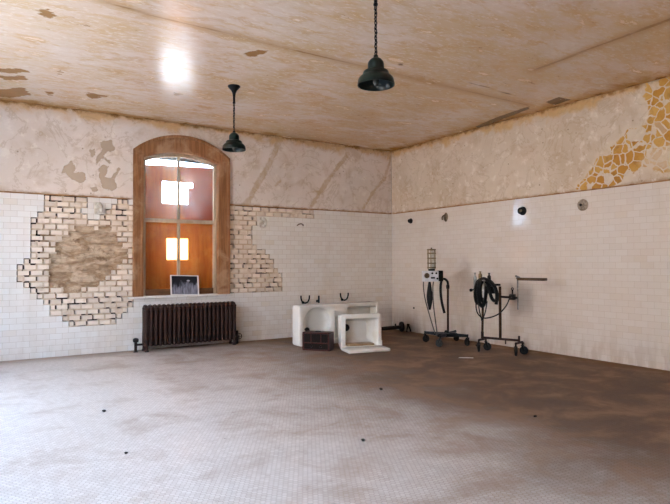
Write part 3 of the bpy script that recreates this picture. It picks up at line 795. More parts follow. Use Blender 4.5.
# ------------------------------------------------------------------ pendant lamps
def pendant(loc, drop, label):
    t = thing('pendant_lamp', loc, label, 'lamp', group='pendant lamps on chains')
    MB().lathe([(.072, 0), (.074, -.008), (.066, -.02), (.034, -.055), (.02, -.085), (.014, -.13), (.013, -.19), (.017, -.195), (.017, -.205), (.006, -.21)], 24).build('canopy', M_BLACKMETAL, t)
    zt = -drop + .215
    ch = MB(); z = -.222; k = 0
    while z > zt + .012:
        Mx = Matrix.Rotation(PI / 2, 3, 'X') if k % 2 == 0 else Matrix.Rotation(PI / 2, 3, 'Z') @ Matrix.Rotation(PI / 2, 3, 'X')
        ch.torus((0, 0, z), .0095, .0034, Mx, 12, 6, 1.9); z -= .0285; k += 1
    n_ = 26
    ch.tube([(.011 * math.cos(i * 1.3), .011 * math.sin(i * 1.3), -.205 + (zt + .205) * i / n_) for i in range(n_ + 1)], .0028, 6)
    ch.build('chain', M_BLACKMETAL, t)
    o = -drop
    MB().lathe([(.008, .225), (.016, .222), (.018, .205), (.04, .192), (.056, .172), (.06, .155), (.06, .118), (.064, .112), (.088, .104), (.094, .096), (.096, .08), (.1, .074), (.118, .062), (.13, .044), (.134, .02), (.136, .006), (.136, 0), (.131, 0), (.129, .02), (.112, .054), (.09, .07), (.055, .1), (.052, .15), (.012, .18)],
               32, Matrix.Translation((0, 0, o))).build('lamp_shade', M_ENAMEL_G, t)
    b = MB().lathe([(.004, -.006), (.012, -.002), (.02, .012), (.022, .03), (.018, .06), (.014, .085), (.013, .1), (.006, .11)], 18, Matrix.Translation((0, 0, o))).build('bulb', M_BULB, t)
    return t
pendant((-4.005, -2.084, ZC), .755, 'small dark green bell-shaped pendant lamp hanging beside the arched window')
pendant((-4.118, -5.0, ZC), .796, 'dark green bell-shaped pendant lamp in mid-room, chain running out of the photo\'s top')

# ------------------------------------------------------------------ radiator
rad = thing('radiator', (-3.885, -.19, 0), 'dark brown cast-iron radiator standing below the arched window', 'radiator')
def section():
    mb = MB()
    for y in (-.075, 0, .075):
        mb.tube([(0, y, .085), (0, y, .11), (0, y, .33), (0, y, .56), (0, y, .60)], [.024, .026, .022, .026, .024], 10, True, 1.0)
    for z in (.10, .59):
        mb.tube([(0, -.104, z), (0, -.098, z), (0, -.075, z), (0, 0, z), (0, .075, z), (0, .098, z), (0, .104, z)], [.012, .022, .03, .03, .03, .022, .012], 12)
    mb.tube([(0, -.085, .595), (0, -.06, .62), (0, 0, .628), (0, .06, .62), (0, .085, .595)], [.014, .022, .024, .022, .014], 10)
    mb.tube([(-.034, 0, .10), (.034, 0, .10)], .026, 12); mb.tube([(-.034, 0, .585), (.034, 0, .585)], .026, 12)
    return mb.build('section', M_IRONBROWN, rad)
s0 = section()
NS = 21; PIT = 1.36 / NS
for i in range(NS):
    o = s0 if i == 0 else dup(s0, rad, (0, 0, 0))
    o.location = ((i - (NS - 1) / 2) * PIT, 0, 0)
lg = MB().lathe([(.03, 0), (.032, .008), (.022, .03), (.02, .06), (.026, .09)], 12).build('leg', M_IRONBROWN, rad)
ex_ = (NS - 1) / 2 * PIT
lg.location = (-ex_, -.075, 0)
for x, y in ((-ex_, .075), (ex_, -.075), (ex_, .075)): dup(lg, rad, (x, y, 0))
MB().tube([(-ex_ - .03, 0, .1), (-ex_ - .13, 0, .1)], .015, 10).tube([(-ex_ - .13, 0, .0), (-ex_ - .13, 0, .145)], .02, 12).lathe([(.032, 0), (.032, .006), (.02, .012)], 14, Matrix.Translation((-ex_ - .13, 0, 0))).build('supply_pipe', M_IRON, rad)
MB().lathe([(.02, .135), (.034, .14), (.04, .16), (.036, .185), (.012, .195)], 14, Matrix.Translation((-ex_ - .13, 0, 0))).build('valve_knob', M_IRON, rad)
MB().tube([(ex_ + .03, 0, .1), (ex_ + .1, 0, .1)], .015, 10).tube([(ex_ + .075, 0, .0), (ex_ + .075, 0, .2)], .018, 12).tube([(ex_ + .075, 0, .12), (ex_ + .075, -.07, .12)], .014, 10).build('return_pipe', M_IRON, rad)
MB().torus((ex_ + .075, -.075, .12), .042, .008, Matrix.Rotation(PI / 2, 3, 'X'), 16, 6).tube([(ex_ + .033, -.075, .12), (ex_ + .117, -.075, .12)], .007, 6).tube([(ex_ + .075, -.075, .08), (ex_ + .075, -.075, .162)], .007, 6).build('valve_wheel', M_IRON, rad)

# ------------------------------------------------------------------ porcelain sinks
def loop_rr(cx, cz, w, h, r, n_=6):
    out = []
    for qx, qz, a0 in ((1, 1, 0), (-1, 1, 90), (-1, -1, 180), (1, -1, 270)):
        for i in range(n_ + 1):
            a = math.radians(a0 + 90 * i / n_)
            out.append((cx + qx * (w / 2 - r) + r * math.cos(a), cz + qz * (h / 2 - r) + r * math.sin(a)))
    return out
def loop_circ(cx, cz, r, n_=36):
    return [(cx + r * math.cos(2 * PI * i / n_), cz + r * math.sin(2 * PI * i / n_)) for i in range(n_)]
def basin_block(outline, back_y, recesses, edge=.025):
    mb = MB(); bm = mb.bm
    def ring(l, y): return [bm.verts.new((x, y, z)) for x, z in l]
    def bridge(a, b):
        for i in range(len(a)): bm.faces.new((a[i], a[(i + 1) % len(a)], b[(i + 1) % len(b)], b[i]))
    ocx = sum(p[0] for p in outline) / len(outline); ocz = sum(p[1] for p in outline) / len(outline)
    def inset(l, d):
        o = []
        for i in range(len(l)):
            a, b, c = Vector(l[i - 1]), Vector(l[i]), Vector(l[(i + 1) % len(l)])
            t = (c - a).normalized(); nn = Vector((-t.y, t.x))
            o.append(tuple(b + nn * d))
        return o
    rings = [ring(inset(outline, edge * (1 - math.sin(a))), edge * (1 - math.cos(a))) for a in (0, PI / 8, PI / 4, 3 * PI / 8, PI / 2)]
    for a, b in zip(rings, rings[1:]): bridge(a, b)
    back = ring(outline, back_y); bridge(rings[-1], back); bm.faces.new(back)
    edges = [bm.edges.get((rings[0][i], rings[0][(i + 1) % len(rings[0])])) for i in range(len(rings[0]))]
    for loops in recesses:
        prev = ring(*loops[0])
        edges += [bm.edges.new((prev[i], prev[(i + 1) % len(prev)])) for i in range(len(prev))]
        for l, y in loops[1:]:
            nx = ring(l, y); bridge(prev, nx); prev = nx
        bm.faces.new(prev)
    bmesh.ops.triangle_fill(bm, use_beauty=True, use_dissolve=False, edges=edges, normal=(0, -1, 0))
    return mb
ws = thing('wash_basin', (-2.55, -1.03, 0), 'long white porcelain wash basin standing on edge, round bowl facing the room', 'basin')
W_, H_ = 1.47, .60
ol = loop_rr(W_ / 2, H_ / 2, W_, H_, .045)
bowl = [(loop_circ(.315, .33, .245), 0), (loop_circ(.315, .33, .235), .008), (loop_circ(.315, .33, .225), .03)] + [(loop_circ(.315, .33 - .02 * k, .225 * math.cos(k * .26) + .006), .03 + .12 * math.sin(k * .29)) for k in range(1, 6)]
def rrec(cx, cz, w, h, r, dp):
    return [(loop_rr(cx, cz, w, h, r), 0), (loop_rr(cx, cz, w - .012, h - .012, r), .008), (loop_rr(cx, cz, w - .03, h - .03, r), dp - .02), (loop_rr(cx, cz, w - .06, h - .06, r), dp)]
basin_block(ol, .20, [bowl, rrec(.70, .24, .15, .36, .03, .035), rrec(1.13, .30, .56, .50, .035, .13)]).build('body', M_PORC, ws, angle=40)
MB().lathe([(.042, 0), (.046, .016), (.034, .03), (.008, .036)], 18, Matrix.Translation((.165, .07, .225)) @ Matrix.Rotation(PI / 2, 4, 'X')).build('plug', M_RUBBER, ws)
MB().box(.60, .64, -.012, .02, .42, .50, .006).build('soap_ledge', M_PORC, ws)

ss_ = thing('slop_sink', (-2.225, -1.665, 0), 'small square white porcelain sink tipped on its back, open towards the room', 'sink', rz=math.radians(-14))
mb = MB()
Wk, Hk, Dk = .60, .50, .34
bm = mb.bm
def rect_ring(x0, x1, z0, z1, y, r=.03): return [bm.verts.new((x, y, z)) for x, z in loop_rr((x0 + x1) / 2, (z0 + z1) / 2, x1 - x0, z1 - z0, r, 4)]
def bridge(a, b):
    for i in range(len(a)): bm.faces.new((a[i], a[(i + 1) % len(a)], b[(i + 1) % len(b)], b[i]))
seq = [rect_ring(.11, .50, .09, .43, Dk), rect_ring(.05, .55, .04, .47, Dk - .03), rect_ring(.0, Wk, .0, Hk - .005, .06), rect_ring(-.008, Wk + .008, .0, Hk, .03, .035), rect_ring(-.008, Wk + .008, .0, Hk, .008, .035), rect_ring(.004, Wk - .004, .008, Hk - .008, 0, .035),
       rect_ring(.055, Wk - .045, .045, Hk - .055, 0, .03), rect_ring(.065, Wk - .055, .05, Hk - .065, .012, .03), rect_ring(.085, Wk - .08, .06, Hk - .085, .20, .05), rect_ring(.12, Wk - .12, .10, Hk - .12, .27, .05)]
for a, b in zip(seq, seq[1:]): bridge(a, b)
bm.faces.new(seq[0][::-1]); bm.faces.new(seq[-1])
mb.build('bowl', M_PORC, ss_, angle=40)
ap = MB()
ap.box(-.008, Wk + .012, -.30, .012, 0, .045, .014, 3)
ap.prism([(-.008, .03), (-.008, .16), (.012, .11), (.03, .06), (.06, .03)], -.018, .004)
ap.prism([(Wk + .008, .03), (Wk - .03, .03), (Wk - .02, .05), (Wk - .005, .09), (Wk + .008, .12)], -.018, .004)
o = ap.build('splash_back', M_PORC, ss_)
MB().lathe([(.05, 0), (.052, .008), (.03, .012), (.01, .006)], 20, Matrix.Translation((.15, .235, .29)) @ Matrix.Rotation(PI / 2, 4, 'X')).build('drain', M_RUBBER, ss_)
MB().box(.10, Wk - .10, .02, .22, .05, .075, .003).build('dirt_layer', M_PORC_DIRT, ss_)['label'] = 'brown dirt settled in the sink'

# ------------------------------------------------------------------ wooden box in front of the basin
bx = thing('wooden_box', (-2.46, -1.42, 0), 'dark brown wooden box with panelled front, standing against the round bowl', 'box', rz=math.radians(-52))
mb = MB(); w, d, h = .40, .20, .255
mb.box(-w / 2, w / 2, -d / 2, d / 2, 0, .02, .003); mb.box(-w / 2, w / 2, -d / 2, d / 2, h - .02, h, .004)
mb.box(-w / 2, -w / 2 + .02, -d / 2, d / 2, .02, h - .02); mb.box(w / 2 - .02, w / 2, -d / 2, d / 2, .02, h - .02); mb.box(-w / 2 + .02, w / 2 - .02, d / 2 - .015, d / 2, .02, h - .02)
mb.build('body', M_DWOOD, bx)
MB().box(-w / 2 + .02, w / 2 - .02, -d / 2 + .012, -d / 2 + .022, .02, h - .02).build('front_panel', M_CLOTH, bx)
f = MB()
for i in range(2): f.box(-w / 2 + .12 + i * .148, -w / 2 + .132 + i * .148, -d / 2 + .004, -d / 2 + .012, .12, h - .03, .002)
f.box(-w / 2 + .02, w / 2 - .02, -d / 2 + .003, -d / 2 + .012, .10, .115, .002)
f.build('grille', M_DWOOD, bx)
MB().lathe([(.018, 0), (.018, .012), (.012, .018)], 14, Matrix.Translation((-.07, -d / 2 + .012, .06)) @ Matrix.Rotation(PI / 2, 4, 'X')).build('knob', M_BLACKMETAL, bx)
kk = MB().lathe([(.018, 0), (.018, .012), (.012, .018)], 14, Matrix.Translation((.07, -d / 2 + .012, .06)) @ Matrix.Rotation(PI / 2, 4, 'X')).build('knob', M_BLACKMETAL, bx)
MB().tube(spline([(-.04, 0, h), (-.03, 0, h + .006), (0, 0, h + .008), (.03, 0, h + .006), (.04, 0, h)], 4), .006, 8).build('handle', M_BLACKMETAL, bx)

# ------------------------------------------------------------------ hooks on the tiled back wall
def hook(x, z, label, name='wall_hook'):
    t = thing(name, (x, 0, z), label, 'hook', group='iron hooks over the basin')
    MB().tube(spline([(-.082, -.075, .075), (-.076, -.075, .02), (-.05, -.075, -.03), (0, -.075, -.05), (.05, -.075, -.03), (.076, -.075, .02), (.082, -.075, .075)], 5), .012, 8).build('fork', M_TEAL, t)
    MB().tube([(0, -.075, -.045), (0, -.004, -.045)], .009, 8).build('stem', M_TEAL, t)
    MB().lathe([(.024, 0), (.024, .005), (.012, .009)], 14, Matrix.Translation((0, 0, -.045)) @ Matrix.Rotation(PI / 2, 4, 'X')).build('wall_plate', M_TEAL, t)
hook(-1.90, .61, 'dark U-shaped iron hook on the tiles, above the round bowl of the basin')
hook(-1.116, .63, 'dark U-shaped iron hook on the tiles, above the square sink')
t = thing('wall_hook', (-1.626, 0, .6), 'dark straight iron peg on the tiles, between the two U-shaped hooks', 'hook', group='iron hooks over the basin')
MB().tube([(0, -.06, .075), (0, -.06, -.05)], .014, 8).tube([(0, -.06, -.02), (0, -.004, -.02)], .008, 8).build('peg', M_TEAL, t)
MB().lathe([(.022, 0), (.022, .005), (.012, .009)], 14, Matrix.Translation((0, 0, -.02)) @ Matrix.Rotation(PI / 2, 4, 'X')).build('wall_plate', M_TEAL, t)

# ------------------------------------------------------------------ pipe lying along the wall
pp = thing('iron_pipe', (-.55, -.345, 0), 'black iron pipe lying on the floor along the wall behind the square sink', 'pipe', rz=math.radians(-14))
MB().tube([(-.62, 0, .045), (.46, 0, .088)], .034, 14).build('tube', M_IRON, pp)
MB().lathe([(.03, -.02), (.088, -.018), (.092, 0), (.088, .018), (.03, .02)], 22, Matrix.Translation((.42, 0, .092)) @ Matrix.Rotation(PI / 2, 4, 'Y')).build('flange', M_IRON, pp)
MB().tube([(.30, 0, .085), (.30, 0, .15)], .014, 8).build('stub', M_IRON, pp)
fk = thing('forked_bracket', (-.085, -.56, 0), 'small black forked iron bracket standing beside the end of the pipe', 'bracket', rz=.3)
MB().tube(spline([(-.05, 0, .008), (-.045, 0, .05), (-.02, 0, .105), (-.005, 0, .13)], 4), [.013] * 13, 8).tube(spline([(.075, 0, .008), (.055, 0, .05), (.02, 0, .10), (-.005, 0, .135)], 4), [.014] * 13, 8).build('prongs', M_IRON, fk)
MB().lathe([(.012, -.02), (.02, -.018), (.02, .018), (.012, .02)], 12, Matrix.Translation((-.004, 0, .132)) @ Matrix.Rotation(PI / 2, 4, 'X')).build('collar', M_IRON, fk)

# ------------------------------------------------------------------ medical stands
def caster(parent, loc, rz, R=.056):
    c = MB()
    c.tube([(0, 0, R * 2 + .012), (0, 0, R * 2 + .06)], .012, 10)
    c.box(-.02, .02, -.021, .021, R * 2 + .004, R * 2 + .014, .003)
    for s in (-1, 1): c.prism([(-.014, R * 2 + .008), (.014, R * 2 + .008), (.034, R), (.024, R - .012), (.012, R)], s * .019 - .003, s * .019 + .003)
    o = c.build('caster', M_BLACKMETAL, parent)
    w = MB().lathe([(.008, -.015), (R * .5, -.015), (R * .55, -.011), (R * .92, -.013), (R, -.007), (R, .007), (R * .92, .013), (R * .55, .011), (R * .5, .015), (.008, .015)], 22,
                   Matrix.Translation((.018, 0, R)) @ Matrix.Rotation(PI / 2, 4, 'X')).build('wheel', M_RUBBER, o)
    o.location = loc; o.rotation_euler = (0, 0, rz)
    return o
A1 = math.radians(-32.8)
s1 = thing('equipment_stand', (-.55, -2.0, 0), 'medical stand with white control box and caged cylinder on a single pole', 'medical stand', rz=A1)
# in local axes: x to the right as seen from the door side, y away
feet = [(.08, .345), (-.155, -.32), (.19, .31), (.255, -.23)]
Rl = Matrix.Rotation(-A1, 3, 'Z')
feet = [(Rl @ Vector((x, y, 0))) for x, y in ((-.14, .33), (-.30, -.18), (.34, .16), (.09, -.34))]
b_ = MB()
b_.box(-.15, .15, -.12, .12, .115, .165, .014); b_.lathe([(.03, .15), (.045, .155), (.03, .2), (.02, .205)], 16)
for v in feet: b_.tube([(0, 0, .14), (v.x * .5, v.y * .5, .145), (v.x, v.y, .15)], [.034, .028, .02], 10)
b_.box(-.16, -.05, -.13, -.03, .12, .15, .008)
b_.build('base', M_BLUEBLK, s1)
cst = None
for i, v in enumerate(feet):
    a = (0.3, 2.6, -1.0, 1.9)[i]
    if cst is None: cst = caster(s1, (v.x, v.y, 0), a, .056)
    else: dup(cst, s1, (v.x, v.y, 0), a)
MB().tube([(.02, 0, .15), (.022, 0, .88)], .016, 14).build('pole', M_TARN, s1)
MB().tube(spline([(.022, 0, .86), (.02, 0, .93), (-.02, 0, .975), (-.07, 0, .975)], 6), .018, 12).lathe([(.024, -.03), (.026, 0), (.024, .03)], 14, Matrix.Translation((.022, 0, .86))).build('bent_arm', M_BLACKMETAL, s1)
MB().box(-.365, -.13, -.08, .03, .94, 1.10, .006).build('control_box', M_WHITEPAINT, s1)
MB().box(-.13, -.06, -.085, .05, .945, 1.105, .008).build('side_box', M_BLACKMETAL, s1)
RX = Matrix.Rotation(PI / 2, 4, 'X')
g = MB().torus((-.305, -.084, 1.03), .032, .008, Matrix.Rotation(PI / 2, 3, 'X'), 20, 6).lathe([(.03, 0), (.03, .003), (.004, .004)], 18, Matrix.Translation((-.305, -.08, 1.03)) @ RX).build('gauge', M_BRONZE, s1)
k0 = MB().lathe([(.014, 0), (.014, .018), (.009, .022)], 14, RX).build('knob', M_RUBBER, s1); k0.location = (-.225, -.08, 1.065)
for x, z in ((-.165, 1.065), (-.15, .985)): dup(k0, s1, (x, -.08, z))
MB().box(-.245, -.185, -.092, -.08, .985, 1.01, .003).build('switch', M_RUBBER, s1)
cg = MB()
MB().lathe([(.03, 1.10), (.052, 1.105), (.055, 1.125), (.03, 1.135)], 18, Matrix.Translation((-.224, -.02, 0))).build('cage_base', M_BLACKMETAL, s1)
for z in (1.15, 1.215, 1.29, 1.365, 1.42): cg.torus((-.224, -.02, z), .06, .010, None, 22, 6)
for k in range(6):
    a = k * PI / 3 + .2
    cg.tube([(-.224 + .06 * math.cos(a), -.02 + .06 * math.sin(a), 1.13), (-.224 + .06 * math.cos(a), -.02 + .06 * math.sin(a), 1.42)], .005, 6)
cg.lathe([(.06, 1.418), (.05, 1.428), (.012, 1.432), (.012, 1.448), (.004, 1.452)], 20, Matrix.Translation((-.224, -.02, 0)))
cg.build('cage', M_BRASS, s1)
MB().lathe([(.03, 1.13), (.042, 1.14), (.042, 1.36), (.03, 1.39), (.012, 1.40)], 20, Matrix.Translation((-.224, -.02, 0))).build('cylinder', M_CERAMIC, s1)
MB().lathe([(.006, .515), (.016, .52), (.024, .56), (.04, .63), (.047, .70), (.044, .76), (.034, .83), (.026, .89), (.02, .92), (.014, .945)], 20, Matrix.Translation((-.258, -.03, 0))).build('breathing_bag', M_RUBBER, s1)
MB().tube(spline([(-.35, -.04, .94), (-.352, -.05, .84), (-.325, -.05, .66), (-.26, -.05, .42), (-.185, -.05, .165)], 8), .0085, 8).build('hose', M_TUBEGREY, s1)
MB().tube(spline([(-.2, -.04, .94), (-.212, -.05, .84), (-.205, -.05, .6), (-.18, -.05, .38), (-.15, -.04, .15)], 8), .0085, 8).build('hose', M_TUBEGREY, s1)
MB().tube(spline([(-.06, -.03, .985), (-.09, -.06, .93), (-.1, -.07, .80), (-.085, -.07, .64), (-.045, -.07, .47)], 8), .019, 10).build('corrugated_hose', M_RUBBER, s1)

u = Vector((.25, -.968, 0))
A2 = math.atan2(u.y, u.x)
s2 = thing('equipment_stand', (-.65, -2.8, 0), 'medical stand with two poles, coiled black hoses and a wooden arm board', 'medical stand', rz=A2)
# local x runs along the bottom bar; local -y faces the room
fb = MB()
fb.tube([(0, 0, .19), (.53, 0, .195)], .016, 12)
for x in (0, .53): fb.tube([(x, -.10, .165), (x, .10, .165)], .015, 10); 
fb.tube([(0, 0, .16), (0, 0, .27)], .02, 12); fb.tube([(.53, 0, .16), (.53, 0, .255)], .013, 10)
fb.tube([(.34, 0, .19), (.34, 0, .13)], .009, 8)
fb.build('base', M_IRONBROWN, s2)
cst = caster(s2, (0, -.10, 0), 2.2, .056)
for x, y, a in ((0, .10, .4), (.53, -.10, 1.9), (.53, .10, .2)): dup(cst, s2, (x, y, 0), a)
MB().tube([(0, 0, .25), (.022, 0, 1.0)], .016, 14).build('pole', M_TARN, s2)
MB().tube([(.265, 0, .2), (.267, 0, .9)], .019, 14).build('pole', M_TARN, s2)
MB().tube([(-.09, 0, .92), (.27, 0, .92)], .015, 12).tube([(-.09, 0, .9), (-.09, 0, .86)], .012, 10).build('crossbar', M_BLACKMETAL, s2)
def bottle(name, x, y, z0, z1, r, mat):
    h = z1 - z0
    MB().lathe([(r * .5, z0), (r, z0 + .01), (r, z1 - h * .28), (r * .75, z1 - h * .2), (r * .4, z1 - h * .16), (r * .4, z1 - h * .05), (r * .7, z1 - h * .04), (r * .7, z1), (r * .1, z1 + .003)], 16, Matrix.Translation((x, y, 0))).build(name, mat, s2)
bottle('gas_cylinder', -.086, -.03, .845, 1.08, .022, M_STEEL)
bottle('brass_valve', -.008, -.03, .94, 1.10, .026, M_BRASS)
bottle('pressure_canister', .12, -.02, .9, 1.08, .026, M_BLACKMETAL)
bottle('soda_lime_canister', .068, -.075, .745, .985, .034, M_STEEL)
MB().lathe([(.012, 0), (.022, .006), (.022, .03), (.012, .036)], 14, Matrix.Translation((-.128, -.05, .84)) @ RX).tube([(-.128, -.05, .84), (-.086, -.04, .86)], .009, 8).build('valve_knob', M_BLACKMETAL, s2)
MB().box(.0, .20, -.055, .02, .80, .90, .012).box(.06, .17, -.05, .01, .90, .965, .01).build('regulator_block', M_BLACKMETAL, s2)
def corr(pts, r):
    P = spline(pts, 14)
    return MB().tube(P, [r * (1.0 if i % 2 else .84) for i in range(len(P))], 10)
hoses = [[(-.06, -.06, .70), (-.065, -.07, .84), (-.03, -.06, .96), (.06, -.03, 1.0), (.12, -.03, .93)],
         [(-.02, -.09, .68), (-.03, -.09, .80), (.01, -.09, .93), (.07, -.06, .99), (.14, -.04, .97), (.2, -.05, .90)],
         [(.10, -.06, .99), (.18, -.06, .95), (.24, -.06, .85), (.258, -.06, .74), (.235, -.06, .69)],
         [(.13, -.09, .95), (.16, -.1, .85), (.20, -.1, .74), (.24, -.09, .70)],
         [(.02, -.11, .96), (.01, -.12, .84), (.02, -.12, .70), (.05, -.11, .63), (.09, -.11, .66), (.11, -.1, .78), (.12, -.09, .9)]]
hoses += [[(.03, -.10, .98), (-.03, -.10, .90), (-.05, -.10, .78), (-.03, -.10, .68), (.02, -.1, .66)],
          [(.06, -.1, .97), (.03, -.11, .86), (.05, -.11, .72), (.10, -.1, .68)],
          [(.16, -.08, .97), (.235, -.08, .89), (.262, -.08, .78), (.25, -.08, .66)]]
for hpts in hoses: corr(hpts, .025).build('corrugated_hose', M_RUBBER, s2)
MB().tube(spline([(-.05, -.08, .72), (-.04, -.08, .56), (.03, -.08, .475), (.14, -.08, .475), (.27, -.06, .53), (.37, -.04, .64), (.42, -.03, .75)], 8), .0085, 8).build('cable', M_RUBBER, s2)
MB().tube(spline([(.0, -.1, .70), (.01, -.1, .58), (.05, -.1, .45), (.1, -.1, .55), (.13, -.1, .70)], 8), .008, 8).build('cable', M_RUBBER, s2)
MB().lathe([(.008, .43), (.014, .435), (.014, .47), (.008, .48)], 12, Matrix.Translation((.05, -.1, 0))).build('cable_tip', M_BLACKMETAL, s2)
MB().tube([(.265, 0, .76), (.52, 0, .755)], .016, 12).build('arm', M_BLACKMETAL, s2)
MB().box(.41, .48, -.03, .03, .725, .80, .008).tube([(.445, 0, .80), (.445, 0, .86)], .01, 8).torus((.445, 0, .87), .015, .005, Matrix.Rotation(PI / 2, 3, 'X'), 12, 6).tube([(.445, -.03, .76), (.445, -.075, .77)], .009, 8).lathe([(.02, .0), (.02, .012), (.008, .016)], 12, Matrix.Translation((.445, -.07, .768)) @ RX).build('clamp', M_BLACKMETAL, s2)
MB().tube([(.518, 0, .60), (.518, 0, 1.04)], .011, 12).tube([(.49, 0, 1.045), (.545, 0, 1.02)], .013, 10).lathe([(.02, 1.0), (.022, 1.015), (.012, 1.03)], 12, Matrix.Translation((.518, 0, 0))).build('upright_rod', M_STEEL, s2)
MB().box(.53, .90, -.045, .045, .985, 1.022, .006).build('arm_board', M_BOARDWOOD, s2)['label'] = 'brown wooden arm board'

# ------------------------------------------------------------------ fittings on the right wall
RY = Matrix.Rotation(-PI / 2, 4, 'Y')   # lathe axis pointing into the room (-x)
def onwall(y, z): return (0, y, z)
t = thing('pipe_stub', onwall(-.55, 1.97), 'small black pipe hole on the right wall, nearest the corner', 'pipe')
MB().lathe([(.046, 0), (.046, .012), (.034, .016), (.032, .05), (.024, .052), (.022, .01), (.004, .006)], 20, RY).build('socket', M_RUBBER, t)
t = thing('wall_bracket', onwall(-1.433, 1.975), 'small brown metal bracket with oval plate, high on the tiles above the single-pole stand', 'bracket')
MB().lathe([(.075, 0), (.075, .006), (.06, .014), (.02, .018)], 24, Matrix.Diagonal((1, .62, 1, 1)) @ RY).build('plate', M_BRONZE, t)
MB().tube(spline([(-.01, 0, .02), (-.06, 0, .02), (-.085, 0, -.01), (-.08, 0, -.05)], 5), .012, 10).build('hook', M_BRONZE, t)
t = thing('pipe_stub', onwall(-2.982, 1.953), 'round black pipe stub on the right wall, above the two-pole stand', 'pipe')
MB().lathe([(.062, 0), (.062, .012), (.05, .018), (.048, .06), (.036, .062), (.032, .02), (.004, .016)], 22, RY).build('socket', M_RUBBER, t)
MB().lathe([(.018, .016), (.018, .07), (.008, .074)], 12, RY).build('stem', M_BRONZE, t)
t = thing('wall_rosette', onwall(-3.919, 1.954), 'round brownish wall rosette with dark bolt, below the flaking ochre paint', 'wall fitting')
MB().lathe([(.074, 0), (.076, .01), (.066, .024), (.05, .028), (.044, .02), (.03, .018), (.028, .04), (.01, .042)], 26, RY).build('disc', M_ROSETTE, t)
MB().lathe([(.016, .03), (.016, .055), (.006, .058)], 12, RY).build('bolt', M_BLACKMETAL, t)
t = MB().lathe([(.018, 0), (.018, .006), (.004, .008)], 12, Matrix.Translation((0, -.616, .427)) @ RY).build('bolt_head', M_BLACKMETAL)
tag(t, 'tiny dark bolt head low on the right wall, behind the single-pole stand', 'bolt')
t = MB().tube([(-.035, -2.98, 0), (-.035, -2.98, .07)], .014, 10).lathe([(.02, .07), (.02, .085), (.01, .1)], 10, Matrix.Translation((-.035, -2.98, 0))).build('floor_pipe', M_BRONZE)
tag(t, 'short rusty pipe stub rising from the floor at the foot of the right wall', 'pipe')
# fittings on the back wall
def towel_bracket(x, z, y, label):
    t = thing('towel_bracket', (x, y, z), label, 'wall fitting', group='white ceramic brackets beside the window')
    MB().box(-.045, .045, -.012, .0, -.085, .085, .006).build('plate', M_CERAMIC, t)
    MB().tube(spline([(0, -.012, .05), (.02, -.05, .045), (.035, -.065, .0), (.03, -.06, -.05), (.005, -.012, -.065)], 5), [.022, .024, .026, .026, .026, .026, .027, .027, .027, .027, .027, .027, .026, .026, .026, .026, .026, .026, .025, .024, .022], 10).build('arm', M_CERAMIC, t)
towel_bracket(-5.13, 1.985, .004, 'broken white ceramic bracket on the last tiles, left of the window')
towel_bracket(-2.655, 1.885, .004, 'white ceramic bracket on the tiles right of the window, beside the bare brick')
t = MB().tube(spline([(-.055, 0, -.012), (-.05, -.02, .0), (-.03, -.03, .012), (0, -.033, .017), (.03, -.03, .012), (.05, -.02, 0), (.055, 0, -.012)], 4), .009, 8).build('pull_handle', M_BRONZE)
t.location = (-1.954, 0, 1.865); tag(t, 'small brown arched metal pull on the tiles under the strip of bare brick', 'handle')

# ------------------------------------------------------------------ scraps on the floor
pc = MB()
pc.prism([(-.10, 0), (.09, -.02), (.10, .03), (.02, .05), (-.07, .04)], 0, .002)
o = pc.build('paper_scrap', M_PAPER); o.rotation_euler = (-PI / 2, 0, -.6); o.location = (-1.247, -3.072, .0022)
tag(o, 'torn scrap of white paper on the floor in front of the two medical stands', 'paper')
def chip(x, y, s, label):
    mb = MB(); bmesh.ops.create_icosphere(mb.bm, subdivisions=2, radius=s)
    for v in mb.bm.verts:
        v.co *= 1 + .35 * mnoise.noise(v.co / s * 1.3 + Vector((x, y, 0)))
        v.co.z *= .6
    mz = min(v.co.z for v in mb.bm.verts)
    o = mb.build('debris_chip', M_CHIP, None, (x, y, -mz))
    tag(o, label, 'debris', 'dark chips of debris on the floor')
chip(-5.66, -3.319, .016, 'dark chip of debris on the bright floor, directly below the bare brick')
chip(-5.747, -4.493, .011, 'lowest dark chip of debris on the bright floor, below the left end of the radiator')
chip(-3.273, -3.934, .016, 'dark chip of debris on the floor in front of the square sink')
chip(-4.328, -5.111, .014, 'dark chip of debris near the middle of the floor, under the nearer lamp')
chip(-2.846, -5.365, .014, 'dark chip of debris on the brown floor towards the right')
chip(-.36, -2.43, .024, 'dark chip of debris on the floor between the two medical stands')

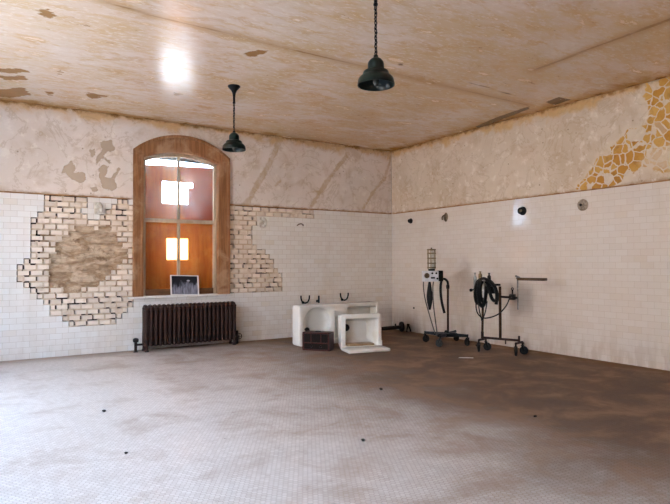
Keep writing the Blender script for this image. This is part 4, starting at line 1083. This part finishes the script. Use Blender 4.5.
# ------------------------------------------------------------------ daylight
w = bpy.data.worlds.new('sky'); sc.world = w; w.use_nodes = True
bg = w.node_tree.nodes['Background']; bg.inputs[0].default_value = SKY; bg.inputs[1].default_value = SKY_S
def portal(loc, rot, sx, sy):
    l = bpy.data.lights.new('daylight', 'AREA'); l.shape = 'RECTANGLE'; l.size = sx; l.size_y = sy; l.cycles.is_portal = True
    o = bpy.data.objects.new('daylight', l); COL.objects.link(o); o.location = loc; o.rotation_euler = rot
for a, b in LW: portal((XL - .31, (a + b) / 2, sum(LWZ) / 2), (0, -PI / 2, 0), LWZ[1] - LWZ[0], b - a)
portal((-3.92, .42, 2.45), (-PI / 2, 0, 0), 1.3, 1.1)
sl = bpy.data.lights.new('sun', 'SUN'); sl.energy = SUN_S; sl.color = (1.0, .78, .50); sl.angle = .01
so = bpy.data.objects.new('sun', sl); COL.objects.link(so); so.rotation_euler = Vector((-.75, .15, -.64)).to_track_quat('-Z', 'Y').to_euler()
sc.cycles.max_bounces = 14; sc.cycles.diffuse_bounces = 8; sc.cycles.glossy_bounces = 5; sc.cycles.transparent_max_bounces = 12
sc.cycles.sample_clamp_indirect = 8.0
sc.cycles.use_denoising = True

# ------------------------------------------------------------------ camera
cam = bpy.data.cameras.new('camera'); co = bpy.data.objects.new('camera', cam); COL.objects.link(co)
cam.sensor_width = 36; cam.lens = 36 * 566.16 / 670; cam.clip_end = 200
yaw, pitch, roll = 0.572186909, 0.0209936, -0.00347198
fw = Vector((math.sin(yaw) * math.cos(pitch), math.cos(yaw) * math.cos(pitch), math.sin(pitch)))
rv = Vector((math.cos(yaw), -math.sin(yaw), 0)); uv = rv.cross(fw)
r2 = rv * math.cos(roll) + uv * math.sin(roll); u2 = -rv * math.sin(roll) + uv * math.cos(roll)
co.matrix_world = Matrix(((r2.x, u2.x, -fw.x, -6.5943), (r2.y, u2.y, -fw.y, -8.2847), (r2.z, u2.z, -fw.z, 1.2108), (0, 0, 0, 1)))
sc.camera = co
sc.view_settings.view_transform = 'Standard'; sc.view_settings.look = 'None'; sc.view_settings.gamma = 1.0
sc.view_settings.use_curve_mapping = False; sc.view_settings.exposure = EXPOSURE
